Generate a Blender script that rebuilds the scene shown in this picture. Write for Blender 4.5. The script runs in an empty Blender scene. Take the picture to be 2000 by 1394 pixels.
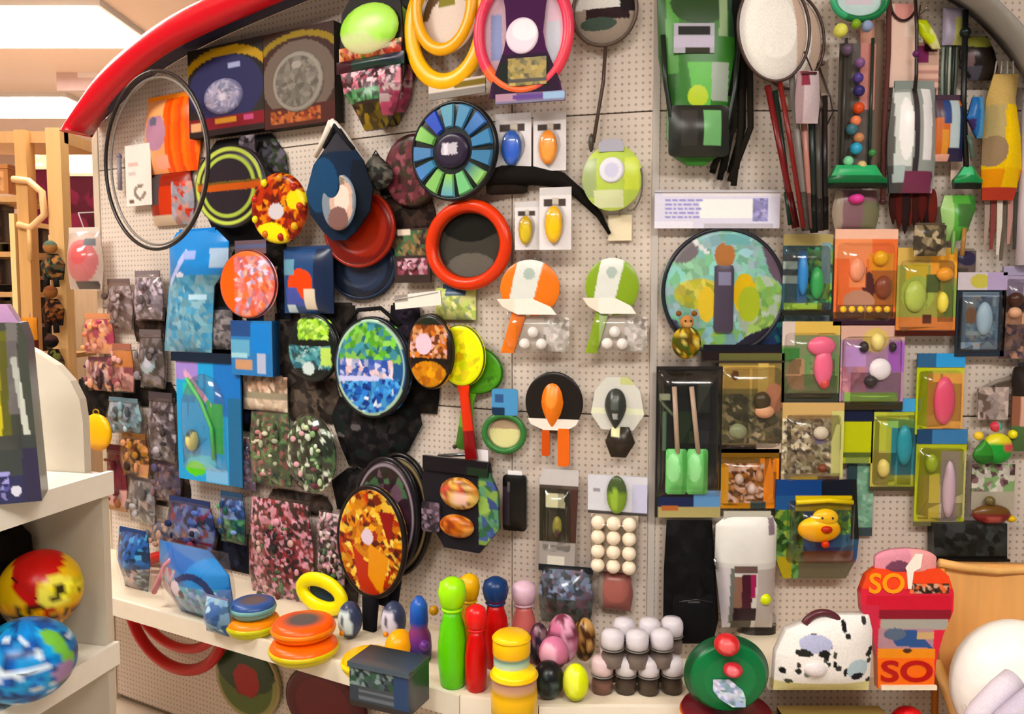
import bpy, math, random
import numpy as np
from mathutils import Matrix, Vector

# ------------------------------------------------------------------ camera, light, exposure
FPX, PITCH, ZC = 1570.0, math.radians(4.0), 1.44
SC = bpy.context.scene
COL = SC.collection
cam = bpy.data.cameras.new('camera'); cam.sensor_width = 36.0; cam.lens = 36.0 * FPX / 2000.0
cam.clip_start = 0.02
camo = bpy.data.objects.new('camera', cam); COL.objects.link(camo)
camo.location = (0, 0, ZC); camo.rotation_euler = (math.pi / 2 - PITCH, 0, 0)
SC.camera = camo
world = bpy.data.worlds.new('shop_air'); SC.world = world; world.use_nodes = True
world.node_tree.nodes['Background'].inputs[0].default_value = (1.0, 0.98, 0.96, 1)
world.node_tree.nodes['Background'].inputs[1].default_value = 0.10
SC.view_settings.view_transform = 'Standard'; SC.view_settings.look = 'None'
SC.view_settings.gamma = 1.0; SC.view_settings.use_curve_mapping = False
SC.view_settings.exposure = 0.9
PANEL_POWER = 15.0      # emission of the ceiling light panels

# ------------------------------------------------------------------ colour and materials
def lin(h):
    h = h.lstrip('#')
    if len(h) == 3: h = ''.join(c * 2 for c in h)
    v = np.array([int(h[i:i + 2], 16) / 255.0 for i in (0, 2, 4)])
    v = np.where(v <= 0.04045, v / 12.92, ((v + 0.055) / 1.055) ** 2.4)
    v = v ** 1.06; g = v.mean(); return np.clip(g + (v - g) * 1.1, 0.001, .97)

MATS = {}
def finish(kind):
    if kind in MATS: return MATS[kind]
    m = bpy.data.materials.new(kind); m.use_nodes = True
    nt = m.node_tree; N = nt.nodes; L = nt.links; b = N['Principled BSDF']
    at = N.new('ShaderNodeAttribute'); at.attribute_name = 'Col'
    tc = N.new('ShaderNodeTexCoord'); nz = N.new('ShaderNodeTexNoise')
    sc, lo, hi, rough, spec, bump = {
        'gloss': (60, .94, 1.05, .3, .32, .03), 'paper': (180, .93, 1.05, .6, .2, .05),
        'cloth': (260, .80, 1.12, .9, .15, .35), 'film': (25, .9, 1.05, .16, .5, .25),
        'wood': (9, .82, 1.1, .45, .4, .06), 'paint': (40, .95, 1.03, .4, .4, .02),
        'metal': (90, .9, 1.05, .25, .5, .02)}[kind]
    nz.inputs['Scale'].default_value = sc; nz.inputs['Detail'].default_value = 3
    L.new(tc.outputs['Object'], nz.inputs['Vector'])
    if kind == 'wood':
        mp = N.new('ShaderNodeMapping'); mp.inputs['Scale'].default_value = (6, 6, .5)
        L.new(tc.outputs['Object'], mp.inputs[0]); L.new(mp.outputs[0], nz.inputs['Vector'])
    mr = N.new('ShaderNodeMapRange'); mr.inputs[3].default_value = lo; mr.inputs[4].default_value = hi
    L.new(nz.outputs[0], mr.inputs[0])
    mx = N.new('ShaderNodeVectorMath'); mx.operation = 'SCALE'
    L.new(at.outputs['Color'], mx.inputs[0]); L.new(mr.outputs[0], mx.inputs['Scale'])
    L.new(mx.outputs[0], b.inputs['Base Color'])
    b.inputs['Roughness'].default_value = rough; b.inputs['Specular IOR Level'].default_value = spec
    if kind == 'metal': b.inputs['Metallic'].default_value = .85
    bp = N.new('ShaderNodeBump'); bp.inputs['Strength'].default_value = bump; bp.inputs['Distance'].default_value = .002
    L.new(nz.outputs[0], bp.inputs['Height']); L.new(bp.outputs[0], b.inputs['Normal'])
    if kind == 'film':
        tr = N.new('ShaderNodeBsdfTransparent'); mix = N.new('ShaderNodeMixShader'); fr = N.new('ShaderNodeLayerWeight')
        fr.inputs[0].default_value = .25
        r2 = N.new('ShaderNodeMapRange'); r2.inputs[3].default_value = .035; r2.inputs[4].default_value = .38
        L.new(fr.outputs['Facing'], r2.inputs[0]); L.new(r2.outputs[0], mix.inputs[0])
        gl = N.new('ShaderNodeBsdfGlossy'); gl.inputs['Roughness'].default_value = .12; L.new(bp.outputs[0], gl.inputs['Normal'])
        L.new(tr.outputs[0], mix.inputs[1]); L.new(gl.outputs[0], mix.inputs[2])
        L.new(mix.outputs[0], N['Material Output'].inputs[0])
    MATS[kind] = m
    return m

def pegboard_mat():
    m = bpy.data.materials.new('pegboard'); m.use_nodes = True
    nt = m.node_tree; N = nt.nodes; L = nt.links; b = N['Principled BSDF']
    tc = N.new('ShaderNodeTexCoord'); sp = N.new('ShaderNodeSeparateXYZ'); L.new(tc.outputs['Object'], sp.inputs[0])
    def mth(op, a, c=None):
        n = N.new('ShaderNodeMath'); n.operation = op
        for i, v in enumerate((a, c)):
            if v is None: continue
            if isinstance(v, (int, float)): n.inputs[i].default_value = v
            else: L.new(v, n.inputs[i])
        return n.outputs[0]
    def cell(s): return mth('SUBTRACT', mth('FRACT', mth('DIVIDE', s, .0165)), .5)
    x, z = cell(sp.outputs[0]), cell(sp.outputs[2])
    d = mth('SQRT', mth('ADD', mth('MULTIPLY', x, x), mth('MULTIPLY', z, z)))
    hole = mth('LESS_THAN', d, .19)
    nz = N.new('ShaderNodeTexNoise'); nz.inputs['Scale'].default_value = 3.0; L.new(tc.outputs['Object'], nz.inputs['Vector'])
    cr = N.new('ShaderNodeMix'); cr.data_type = 'RGBA'
    L.new(nz.outputs[0], cr.inputs[0])
    cr.inputs[6].default_value = (*lin('d5c9ba'), 1); cr.inputs[7].default_value = (*lin('d9ccc4'), 1)
    mx = N.new('ShaderNodeMix'); mx.data_type = 'RGBA'; L.new(hole, mx.inputs[0]); L.new(cr.outputs[2], mx.inputs[6])
    mx.inputs[7].default_value = (*lin('ab9f8f'), 1)
    L.new(mx.outputs[2], b.inputs['Base Color']); b.inputs['Roughness'].default_value = .5
    bp = N.new('ShaderNodeBump'); bp.inputs['Strength'].default_value = .6; bp.inputs['Distance'].default_value = .002; bp.invert = True
    L.new(hole, bp.inputs['Height']); L.new(bp.outputs[0], b.inputs['Normal'])
    return m

def emit_mat(name, c, s):
    m = bpy.data.materials.new(name); m.use_nodes = True
    b = m.node_tree.nodes['Principled BSDF']; b.inputs['Base Color'].default_value = (.9, .9, .9, 1)
    b.inputs['Emission Color'].default_value = (*c, 1); b.inputs['Emission Strength'].default_value = s
    return m

# ------------------------------------------------------------------ measuring: pixel -> point on a real surface
FW = Vector((0, math.cos(PITCH), -math.sin(PITCH))); UPV = Vector((0, math.sin(PITCH), math.cos(PITCH)))
CAM = Vector((0, 0, ZC))
def ray(px, py):
    return Vector((1, 0, 0)) * ((px - 1000) / FPX) + UPV * (-(py - 697) / FPX) + FW

class Wall:
    def __init__(s, o, deg):
        s.o = Vector(o); s.a = math.radians(deg)
        s.x = Vector((math.cos(s.a), math.sin(s.a), 0)); s.y = Vector((-math.sin(s.a), math.cos(s.a), 0))
        s.hooks = None
    def hit(s, px, py, off=0):
        d = ray(px, py); t = ((s.o - s.y * off - CAM).dot(s.y)) / d.dot(s.y)
        return CAM + d * t
    def local(s, p): q = p - s.o; return Vector((q.dot(s.x), q.dot(s.y), p.z))
    def mat(s): return Matrix.Translation(s.o) @ Matrix.Rotation(s.a, 4, 'Z')
A = Wall((0, 2.03, 0), -29.0)
B = Wall((0, 2.03, 0), -15.0)
_j = None
for _i in range(400):                                   # where the second panel meets the frontal one
    _q = B.o + B.x * (_i * .001)
    if (_q.x / _q.y) * FPX >= 276: _j = _q; break
C = Wall(_j, 0.0)
def wall_at(px): return A if px < 1000 else B if px < 1276 else C
SHELF_Z = ZC - .885; SHELF_C = ZC - .815; DC2 = .245

# ------------------------------------------------------------------ painting flat print (u right, v down, 0..1)
def _in_poly(U, V, pts):
    r = np.zeros(U.shape, bool); n = len(pts); j = n - 1
    for i in range(n):
        xi, yi = pts[i]; xj, yj = pts[j]
        with np.errstate(divide='ignore', invalid='ignore'):
            c = ((yi > V) != (yj > V)) & (U < (xj - xi) * (V - yi) / (yj - yi + 1e-12) + xi)
        r ^= c; j = i
    return r
def _vor(U, V, n, pal, seed, asp):
    n = int(n * 3)
    rg = np.random.RandomState(seed); lo_u, hi_u, lo_v, hi_v = U.min(), U.max(), V.min(), V.max()
    su = rg.uniform(lo_u, hi_u, n); sv = rg.uniform(lo_v, hi_v, n); k = rg.randint(0, len(pal), n)
    d = ((U[:, None] - su) * asp) ** 2 + (V[:, None] - sv) ** 2
    P = np.array([lin(c) for c in pal]); i = d.argmin(1); return P[k[i]] * rg.uniform(.72, 1.22, n)[i][:, None]
def paint(pr, U, V, asp):
    C_ = np.zeros((len(U), 3)); C_[:] = lin('888')
    for p in pr:
        if isinstance(p, str): C_[:] = lin(p); continue
        k = p[0]
        if k == 'R': m = (U >= p[1]) & (U <= p[3]) & (V >= p[2]) & (V <= p[4]); c = p[5]
        elif k == 'E': m = ((U - p[1]) / p[3]) ** 2 + ((V - p[2]) / p[4]) ** 2 <= 1; c = p[5]
        elif k == 'A':
            q = ((U - p[1]) / p[3]) ** 2 + ((V - p[2]) / p[4]) ** 2; m = (q <= 1) & (q >= p[5] ** 2); c = p[6]
        elif k == 'L':
            ax, ay, bx, by = p[1] * asp, p[2], p[3] * asp, p[4]; dx, dy = bx - ax, by - ay
            t = np.clip(((U * asp - ax) * dx + (V - ay) * dy) / (dx * dx + dy * dy + 1e-9), 0, 1)
            m = (U * asp - ax - t * dx) ** 2 + (V - ay - t * dy) ** 2 <= (p[5] / 2) ** 2; c = p[6]
        elif k == 'P': m = _in_poly(U, V, p[1]); c = p[2]
        elif k in ('V', 'VE'):
            if k == 'V': m = (U >= p[1]) & (U <= p[3]) & (V >= p[2]) & (V <= p[4])
            else: m = ((U - p[1]) / p[3]) ** 2 + ((V - p[2]) / p[4]) ** 2 <= 1
            if m.any(): C_[m] = _vor(U[m], V[m], p[5], p[6], p[7], asp)
            continue
        elif k == 'S':
            a = (np.arctan2((V - p[2]) / p[4], (U - p[1]) / p[3]) / (2 * math.pi)) % 1
            m = ((U - p[1]) / p[3]) ** 2 + ((V - p[2]) / p[4]) ** 2 <= 1
            i = (a * p[5]).astype(int) % len(p[6]); P = np.array([lin(x) for x in p[6]]); C_[m] = P[i[m]]; continue
        elif k in ('H', 'W'):
            m = (U >= p[1]) & (U <= p[3]) & (V >= p[2]) & (V <= p[4])
            q = (V - p[2]) / (p[4] - p[2]) if k == 'H' else (U - p[1]) / (p[3] - p[1])
            i = np.clip((q * p[5]).astype(int), 0, 999) % len(p[6]); P = np.array([lin(x) for x in p[6]]); C_[m] = P[i[m]]; continue
        C_[m] = lin(c)
    return C_

# ------------------------------------------------------------------ outlines: v (0 top .. 1 bottom) -> (left, right)
def outline(kind):
    if isinstance(kind, list):
        vs = [k[0] for k in kind]
        return lambda v: (np.interp(v, vs, [k[1] for k in kind]), np.interp(v, vs, [k[2] for k in kind]))
    if kind == 'ell': return lambda v: (lambda h: (.5 - h, .5 + h))(np.sqrt(np.maximum(0, .25 - (v - .5) ** 2)) + .004)
    if kind == 'arch': return lambda v: (lambda h: (.5 - h, .5 + h))(np.where(v < .4, .5 * np.sqrt(np.maximum(0, 1 - ((.4 - v) / .4) ** 2)) + .005, .5))
    if kind == 'tear': return lambda v: (lambda h: (.5 - h, .5 + h))(np.where(v < .6, .03 + .47 * np.sin(np.clip(v / .6, 0, 1) * math.pi / 2) ** 1.3, .5 * np.sqrt(np.maximum(0, 1 - ((v - .6) / .4) ** 2)) + .01))
    if kind == 'drop': return lambda v: (lambda h: (.5 - h, .5 + h))(np.where(v < .4, .5 * np.sqrt(np.maximum(0, 1 - ((.4 - v) / .4) ** 2)) + .01, .5 * (1 - ((v - .4) / .6) ** 1.8) + .03))
    if kind == 'hour': return lambda v: (lambda h: (.5 - h, .5 + h))(.36 + .14 * np.abs(2 * v - .8) ** 1.4)
    if kind == 'bag': return lambda v: (lambda h: (.5 - h, .5 + h))(.46 + .04 * np.cos((v - .55) * 5))
    if kind == 'round': return lambda v: (lambda e: (.0 + e, 1 - e))(np.where(v < .1, .1 * (1 - np.sqrt(np.maximum(0, 1 - ((.1 - v) / .1) ** 2))), np.where(v > .9, .1 * (1 - np.sqrt(np.maximum(0, 1 - ((v - .9) / .1) ** 2))), 0)))
    return lambda v: (0 * v, 0 * v + 1)

def mk(name, parent, v, f, cols, fin, smooth=True, mat=None):
    me = bpy.data.meshes.new(name); me.from_pydata([tuple(p) for p in v], [], [tuple(q) for q in f])
    a = me.color_attributes.new('Col', 'FLOAT_COLOR', 'POINT')
    c = np.ones((len(v), 4)); c[:, :3] = cols; a.data.foreach_set('color', c.ravel())
    if smooth: me.polygons.foreach_set('use_smooth', [True] * len(me.polygons))
    me.materials.append(mat or finish(fin)); me.update()
    o = bpy.data.objects.new(name, me); COL.objects.link(o)
    if parent is not None: o.parent = parent
    return o

def tube_geo(pts, r, n=8, cap=True):
    pts = [Vector(p) for p in pts]; m = len(pts); rs = r if isinstance(r, (list, tuple)) else [r] * m
    v, f = [], []; prev = None
    for i, p in enumerate(pts):
        t = (pts[min(i + 1, m - 1)] - pts[max(i - 1, 0)]).normalized()
        if prev is None:
            prev = Vector((0, 1, 0)) if abs(t.y) < .8 else Vector((1, 0, 0))
        a = (prev - t * prev.dot(t)).normalized(); b = t.cross(a); prev = a
        for k in range(n):
            g = 2 * math.pi * k / n; v.append(p + (a * math.cos(g) + b * math.sin(g)) * rs[i])
    for i in range(m - 1):
        for k in range(n):
            f.append((i * n + k, i * n + (k + 1) % n, (i + 1) * n + (k + 1) % n, (i + 1) * n + k))
    if cap: f.append(tuple(range(n))[::-1]); f.append(tuple((m - 1) * n + k for k in range(n)))
    return v, f

def box_geo(x0, x1, y0, y1, z0, z1):
    v = [(x, y, z) for z in (z0, z1) for y in (y0, y1) for x in (x0, x1)]
    return v, [(0, 2, 3, 1), (4, 5, 7, 6), (0, 1, 5, 4), (2, 6, 7, 3), (0, 4, 6, 2), (1, 3, 7, 5)]

def structure(name, v, f, c, fin='paint', parent=None, smooth=False, mat=None):
    o = mk(name, parent, v, f, np.tile(lin(c), (len(v), 1)), fin, smooth, mat)
    if parent is None: o['kind'] = 'structure'
    return o

# ------------------------------------------------------------------ a thing: an Empty at its base with painted parts
class Thing:
    def __init__(s, name, label, cat, M, W, H, wpx, group=None):
        s.o = bpy.data.objects.new(name, None); COL.objects.link(s.o); s.o.empty_display_size = .02
        s.o.matrix_world = M; s.o['label'] = label; s.o['category'] = cat
        if group: s.o['group'] = group
        s.W, s.H, s.ppm = W, H, wpx / W
    def xz(s, u, v): return (u - .5) * s.W, (1 - v) * s.H
    def _add(s, name, v, f, cols, fin, smooth, par):
        return mk(name, par or s.o, v, f, cols, fin, smooth)
    def loft(s, name, pr, box=(0, 0, 1, 1), shape='rect', t=.004, bulge=0, p=4, fin='gloss', y=0, side=None, res=2.3, par=None, bend=None, skew=0):
        """a slab, card or puffed pouch with a painted front; y = its back, towards the wall"""
        W, H = (box[2] - box[0]) * s.W, (box[3] - box[1]) * s.H
        nu = int(max(4, min(90, W * s.ppm / res))); nv = int(max(4, min(120, H * s.ppm / res)))
        if shape in ('ell', 'arch', 'tear', 'drop', 'round') : nv = max(nv, 22)
        fn = outline(shape); vv = np.linspace(0, 1, nv + 1)
        if shape in ('ell',): vv = .5 - .5 * np.cos(vv * math.pi)
        l, r = fn(vv); q = np.linspace(0, 1, nu + 1)
        Lu = l[:, None] + (r - l)[:, None] * q[None, :]; Vv = np.repeat(vv[:, None], nu + 1, 1)
        Q = np.repeat(q[None, :], nv + 1, 0)
        bl = (1 - np.abs(2 * Q - 1) ** p) * (1 - np.abs(2 * Vv - 1) ** p)
        cols = paint(pr, Lu.ravel(), Vv.ravel(), W / H)
        X = (box[0] - .5) * s.W + (Lu + skew * (1 - Vv)) * W; Z = (1 - box[1]) * s.H - Vv * H
        Y = y - t - bulge * bl
        if bend is not None: Y = Y + bend(Q, Vv)
        n = nu + 1
        v = np.stack([X, Y, Z], -1).reshape(-1, 3)
        f = [(i * n + j, (i + 1) * n + j, (i + 1) * n + j + 1, i * n + j + 1) for i in range(nv) for j in range(nu)]
        rim = [j for j in range(n)] + [i * n + nu for i in range(1, nv + 1)] + [nv * n + j for j in range(nu - 1, -1, -1)] + [i * n for i in range(nv - 1, 0, -1)]
        b0 = len(v); R = v[rim]; sc_ = lin(side) if side else None
        e1 = R.copy(); e2 = R.copy(); e2[:, 1] = y + (bend(Q, Vv).reshape(-1)[rim] if bend is not None else 0)
        v = np.concatenate([v, e1, e2]); k = len(rim)
        ec = np.tile(sc_, (k, 1)) if sc_ is not None else cols[rim] * .9
        cols = np.concatenate([cols, ec, ec])
        f += [(b0 + i, b0 + k + i, b0 + k + (i + 1) % k, b0 + (i + 1) % k)[::-1] for i in range(k)]
        f.append(tuple(b0 + k + i for i in range(k)))
        return s._add(name, v, f, cols, fin, True, par)
    def disc(s, name, pr, box=(0, 0, 1, 1), prof=None, t=.01, fin='gloss', y=0, par=None, res=2.4):
        """round plate; prof: (radius fraction, height towards the viewer) from centre to rim"""
        prof = prof or [(0, t), (.8, t), (.93, t * .9), (1, t * .35)]
        rx, rz = (box[2] - box[0]) * s.W / 2, (box[3] - box[1]) * s.H / 2
        cx, cz = s.xz((box[0] + box[2]) / 2, (box[1] + box[3]) / 2)
        nr = int(max(6, min(56, rz * s.ppm / res))); ns = int(max(24, min(150, 6.28 * rz * s.ppm / res / 1.5)))
        rr = np.linspace(0, 1, nr + 1)[1:]; an = np.linspace(0, 2 * math.pi, ns, endpoint=False)
        hh = np.interp(rr, [a for a, _ in prof], [b for _, b in prof])
        X = rr[:, None] * np.cos(an); Z = rr[:, None] * np.sin(an); Y = np.repeat(-hh[:, None], ns, 1)
        v = np.concatenate([[[0, -prof[0][1], 0]], np.stack([X, Y, Z], -1).reshape(-1, 3), np.stack([np.cos(an), 0 * an, np.sin(an)], -1)])
        cols = paint(pr, v[:, 0] / 2 + .5, .5 - v[:, 2] / 2, rx / rz)
        v = v * np.array([rx, 1, rz]) + np.array([cx, y, cz])
        f = [(0, 1 + (k + 1) % ns, 1 + k)[::-1] for k in range(ns)]
        for i in range(nr):
            a, b = 1 + i * ns, 1 + (i + 1) * ns
            f += [(a + k, a + (k + 1) % ns, b + (k + 1) % ns, b + k)[::-1] for k in range(ns)]
        f.append(tuple(1 + nr * ns + k for k in range(ns)))
        return s._add(name, v, f, cols, fin, True, par)
    def ring(s, name, c, box=(0, 0, 1, 1), r=.006, fin='gloss', y=0, a0=0, a1=360, flat=1.0, par=None, n=64):
        """hoop lying in the wall plane; r: tube radius, flat: width of the band / tube radius"""
        rx, rz = (box[2] - box[0]) * s.W / 2 - r * flat, (box[3] - box[1]) * s.H / 2 - r * flat
        cx, cz = s.xz((box[0] + box[2]) / 2, (box[1] + box[3]) / 2); m = 10; full = a1 - a0 >= 360
        k = n if full else n + 1; v = []
        for i in range(k):
            g = math.radians(a0 + (a1 - a0) * i / n)
            for j in range(m):
                h = 2 * math.pi * j / m
                v.append((cx + (rx + r * flat * math.cos(h)) * math.cos(g), y - r + r * math.sin(h) , cz + (rz + r * flat * math.cos(h)) * math.sin(g)))
        f = [(i * m + j, i * m + (j + 1) % m, ((i + 1) % k) * m + (j + 1) % m, ((i + 1) % k) * m + j) for i in range(n) for j in range(m)]
        if not full: f += [tuple(range(m)), tuple((k - 1) * m + j for j in range(m))]
        cs = [c] if isinstance(c, str) else c
        cols = np.array([lin(cs[int((q // m) * len(cs) / k)]) for q in range(len(v))])
        return s._add(name, v, f, cols, fin, True, par)
    def ball(s, name, pr, u, v, r, y=0, rx=None, rz=None, ry=None, fin='gloss', par=None, n=24):
        rx, rz, ry = rx or r, rz or r, ry or r; cx, cz = s.xz(u, v); P = []
        for i in range(n // 2 + 1):
            th = math.pi * i / (n // 2)
            for j in range(n): g = 2 * math.pi * j / n; P.append((math.sin(th) * math.cos(g), math.sin(th) * math.sin(g), math.cos(th)))
        P = np.array(P); cols = paint(pr if isinstance(pr, list) else [pr], P[:, 0] / 2 + .5, .5 - P[:, 2] / 2, 1)
        f = [(i * n + j, (i + 1) * n + j, (i + 1) * n + (j + 1) % n, i * n + (j + 1) % n) for i in range(n // 2) for j in range(n)]
        return s._add(name, P * np.array([rx, ry, rz]) + np.array([cx, y, cz]), f, cols, fin, True, par)
    def lathe(s, name, prof, u=.5, y=0, n=28, fin='gloss', sx=1.0, par=None):
        """turned shape; prof: (radius in half widths, v, colour) from the bottom up"""
        cx = (u - .5) * s.W; v, cols = [], []; R = s.W / 2
        for (r, vv, c) in prof:
            for k in range(n):
                g = 2 * math.pi * k / n; v.append((cx + r * R * sx * math.cos(g), y + r * R * sx * math.sin(g), (1 - vv) * s.H)); cols.append(lin(c))
        m = len(prof)
        f = [(i * n + k, i * n + (k + 1) % n, (i + 1) * n + (k + 1) % n, (i + 1) * n + k) for i in range(m - 1) for k in range(n)]
        f += [tuple(range(n))[::-1], tuple((m - 1) * n + k for k in range(n))]
        return s._add(name, v, f, np.array(cols), fin, True, par)
    def tube(s, name, pts, r, c, y=0, fin='gloss', par=None, n=8):
        """pts: (u, v[, y])"""
        P = [(*(s.xz(p[0], p[1])[:1]), y + (p[2] if len(p) > 2 else 0), s.xz(p[0], p[1])[1]) for p in pts]
        v, f = tube_geo(P, r, n)
        return s._add(name, v, f, np.tile(lin(c), (len(v), 1)), fin, True, par)
    def block(s, name, c, box, y0, y1, fin='paint', par=None):
        x0, z1 = s.xz(box[0], box[1]); x1, z0 = s.xz(box[2], box[3])
        v, f = box_geo(x0, x1, y0, y1, z0, z1)
        return s._add(name, v, f, np.tile(lin(c), (len(v), 1)), fin, False, par)
    def wedge(s, name, c, box, r0, r1, a0, a1, t, y=0, fin='gloss', par=None, c2=None):
        rx, rz = (box[2] - box[0]) * s.W / 2, (box[3] - box[1]) * s.H / 2; cx, cz = s.xz((box[0] + box[2]) / 2, (box[1] + box[3]) / 2)
        n = 6; v, cols = [], []
        for yy, ins in ((y, 0), (y - t, .03)):
            for rr, cc in ((r0 + ins, c), (r1 - ins, c2 or c)):
                for k in range(n + 1):
                    g = math.radians(a0 + (a1 - a0) * (k / n) + (ins * 40 * (1 - 2 * k / n)))
                    v.append((cx + rx * rr * math.cos(g), yy, cz + rz * rr * math.sin(g))); cols.append(lin(cc))
        m = n + 1; f = []
        for k in range(n):
            f += [(2 * m + k, 2 * m + k + 1, 3 * m + k + 1, 3 * m + k), (m + k, m + k + 1, 3 * m + k + 1, 3 * m + k), (k, k + 1, 2 * m + k + 1, 2 * m + k)]
        f += [(0, m, 3 * m, 2 * m), (n, m + n, 3 * m + n, 2 * m + n)]
        return s._add(name, v, f, np.array(cols), fin, False, par)
    def text(s, name, body, box, c, y=0, ext=.001, bold=.02, par=None, fin='gloss'):
        cu = bpy.data.curves.new(name, 'FONT'); cu.body = body; cu.extrude = ext; cu.offset = bold; cu.resolution_u = 4
        o = bpy.data.objects.new(name, cu); COL.objects.link(o)
        me = bpy.data.meshes.new_from_object(o.evaluated_get(bpy.context.evaluated_depsgraph_get()))
        bpy.data.objects.remove(o); bpy.data.curves.remove(cu)
        P = np.array([q.co[:] for q in me.vertices]); fs = [tuple(q.vertices) for q in me.polygons]; bpy.data.meshes.remove(me)
        lo, hi = P.min(0), P.max(0); x0, z1 = s.xz(box[0], box[1]); x1, z0 = s.xz(box[2], box[3])
        X = x0 + (P[:, 0] - lo[0]) / (hi[0] - lo[0]) * (x1 - x0); Z = z0 + (P[:, 1] - lo[1]) / (hi[1] - lo[1]) * (z1 - z0)
        return s._add(name, np.stack([X, y - P[:, 2], Z], -1), fs, np.tile(lin(c), (len(P), 1)), fin, False, par)

HOOKS = []; PRINTS = []
def hang(name, label, cat, bb, off=.012, tilt=0, group=None, wall=None, yaw=0, hook=None):
    """a thing hanging on the pegboard: its outline in the photograph, off = gap between board and its back"""
    x0, y0, x1, y1 = bb; cx, cy = (x0 + x1) / 2, (y0 + y1) / 2; w = wall or wall_at(cx)
    c = w.hit(cx, cy, off); W = (w.hit(x1, cy, off) - w.hit(x0, cy, off)).dot(w.x); H = w.hit(cx, y0, off).z - w.hit(cx, y1, off).z
    R = Matrix.Rotation(w.a + math.radians(yaw), 4, 'Z') @ Matrix.Rotation(math.radians(tilt), 4, 'Y')
    M = Matrix.Translation(c) @ R @ Matrix.Translation((0, 0, -H / 2))
    if hook is None: hook = off > .03
    lc = w.local(c); PRINTS.append((w, lc[0] - W / 2, lc[0] + W / 2, lc[2] - H / 2, lc[2] + H / 2, off))
    if hook: HOOKS.append((w, w.hit(cx, y0 + 8, off), off))
    return Thing(name, label, cat, M, W, H, x1 - x0, group)
def stand(name, label, cat, bb, z=None, wall=None, group=None, yaw=0, tilt=0):
    """a thing standing on a shelf at height z: its base line in the photograph gives how far out it stands"""
    x0, y0, x1, y1 = bb; cx = (x0 + x1) / 2; w = wall or wall_at(cx); z = SHELF_Z if z is None else z
    d = ray(cx, y1); p = CAM + d * ((z - ZC) / d.z); dep = (p - CAM).dot(FW); W = (x1 - x0) * dep / FPX; H = (y1 - y0) * dep / FPX
    M = Matrix.Translation(p) @ Matrix.Rotation(w.a + math.radians(yaw), 4, 'Z') @ Matrix.Rotation(math.radians(tilt), 4, 'Y')
    return Thing(name, label, cat, M, W, H, x1 - x0, group)
def free(name, label, cat, bb, dep, yaw=0, group=None):
    x0, y0, x1, y1 = bb; cx = (x0 + x1) / 2; d = ray(cx, y1); p = CAM + d * dep
    W = (x1 - x0) * dep / FPX; H = (y1 - y0) * dep / FPX
    return Thing(name, label, cat, Matrix.Translation(p) @ Matrix.Rotation(math.radians(yaw), 4, 'Z'), W, H, x1 - x0, group)

# ------------------------------------------------------------------ the room
CEIL = 2.9
structure('floor', *box_geo(-6, 3.5, -3, 8.2, -.05, 0), 'cfc0ad', 'wood')
structure('ceiling', *box_geo(-6, 3.5, -3, 8.2, CEIL, CEIL + .05), 'f6e6dd', 'paint')
structure('wall_far', *box_geo(-6, 3.5, 8.0, 8.2, 0, CEIL), 'e6cbb8', 'paint')
structure('wall_side', *box_geo(-6.1, -6, -3, 8.0, 0, CEIL), 'd9c2b0', 'paint')
LIGHT = emit_mat('light_panel', (1.0, .965, .91), PANEL_POWER)
spots = [(-2.62, 4.35, 'bright ceiling light panel above the maroon display boxes'), (-3.75, 6.1, 'bright ceiling light panel close to the far shop wall'),
         (-2.0, 1.3, 'ceiling light panel over the white shelf unit'), (-.9, -.45, 'ceiling light panel in front of the toy wall'),
         (1.0, -.45, 'ceiling light panel before the pet toy section'), (-2.0, 3.3, 'added unseen light panel brightening the wooden display stand')]  # last panel is added out of view to brighten the far corner
for x, y, lb in spots:
    t = bpy.data.objects.new('ceiling_light', None); COL.objects.link(t); t.location = (x, y, CEIL)  # the last one is the added unseen panel
    t['label'] = lb; t['category'] = 'ceiling light'; t['group'] = 'ceiling light panels'
    v, f = box_geo(-.62, .62, -.34, .34, -.03, 0); mk('housing', t, v, f, np.tile(lin('eee'), (8, 1)), 'paint', False)
    v, f = box_geo(-.58, .58, -.30, .30, -.036, -.031); mk('diffuser', t, v, f, np.tile(lin('fff'), (8, 1)), 'paint', False, LIGHT)

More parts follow.
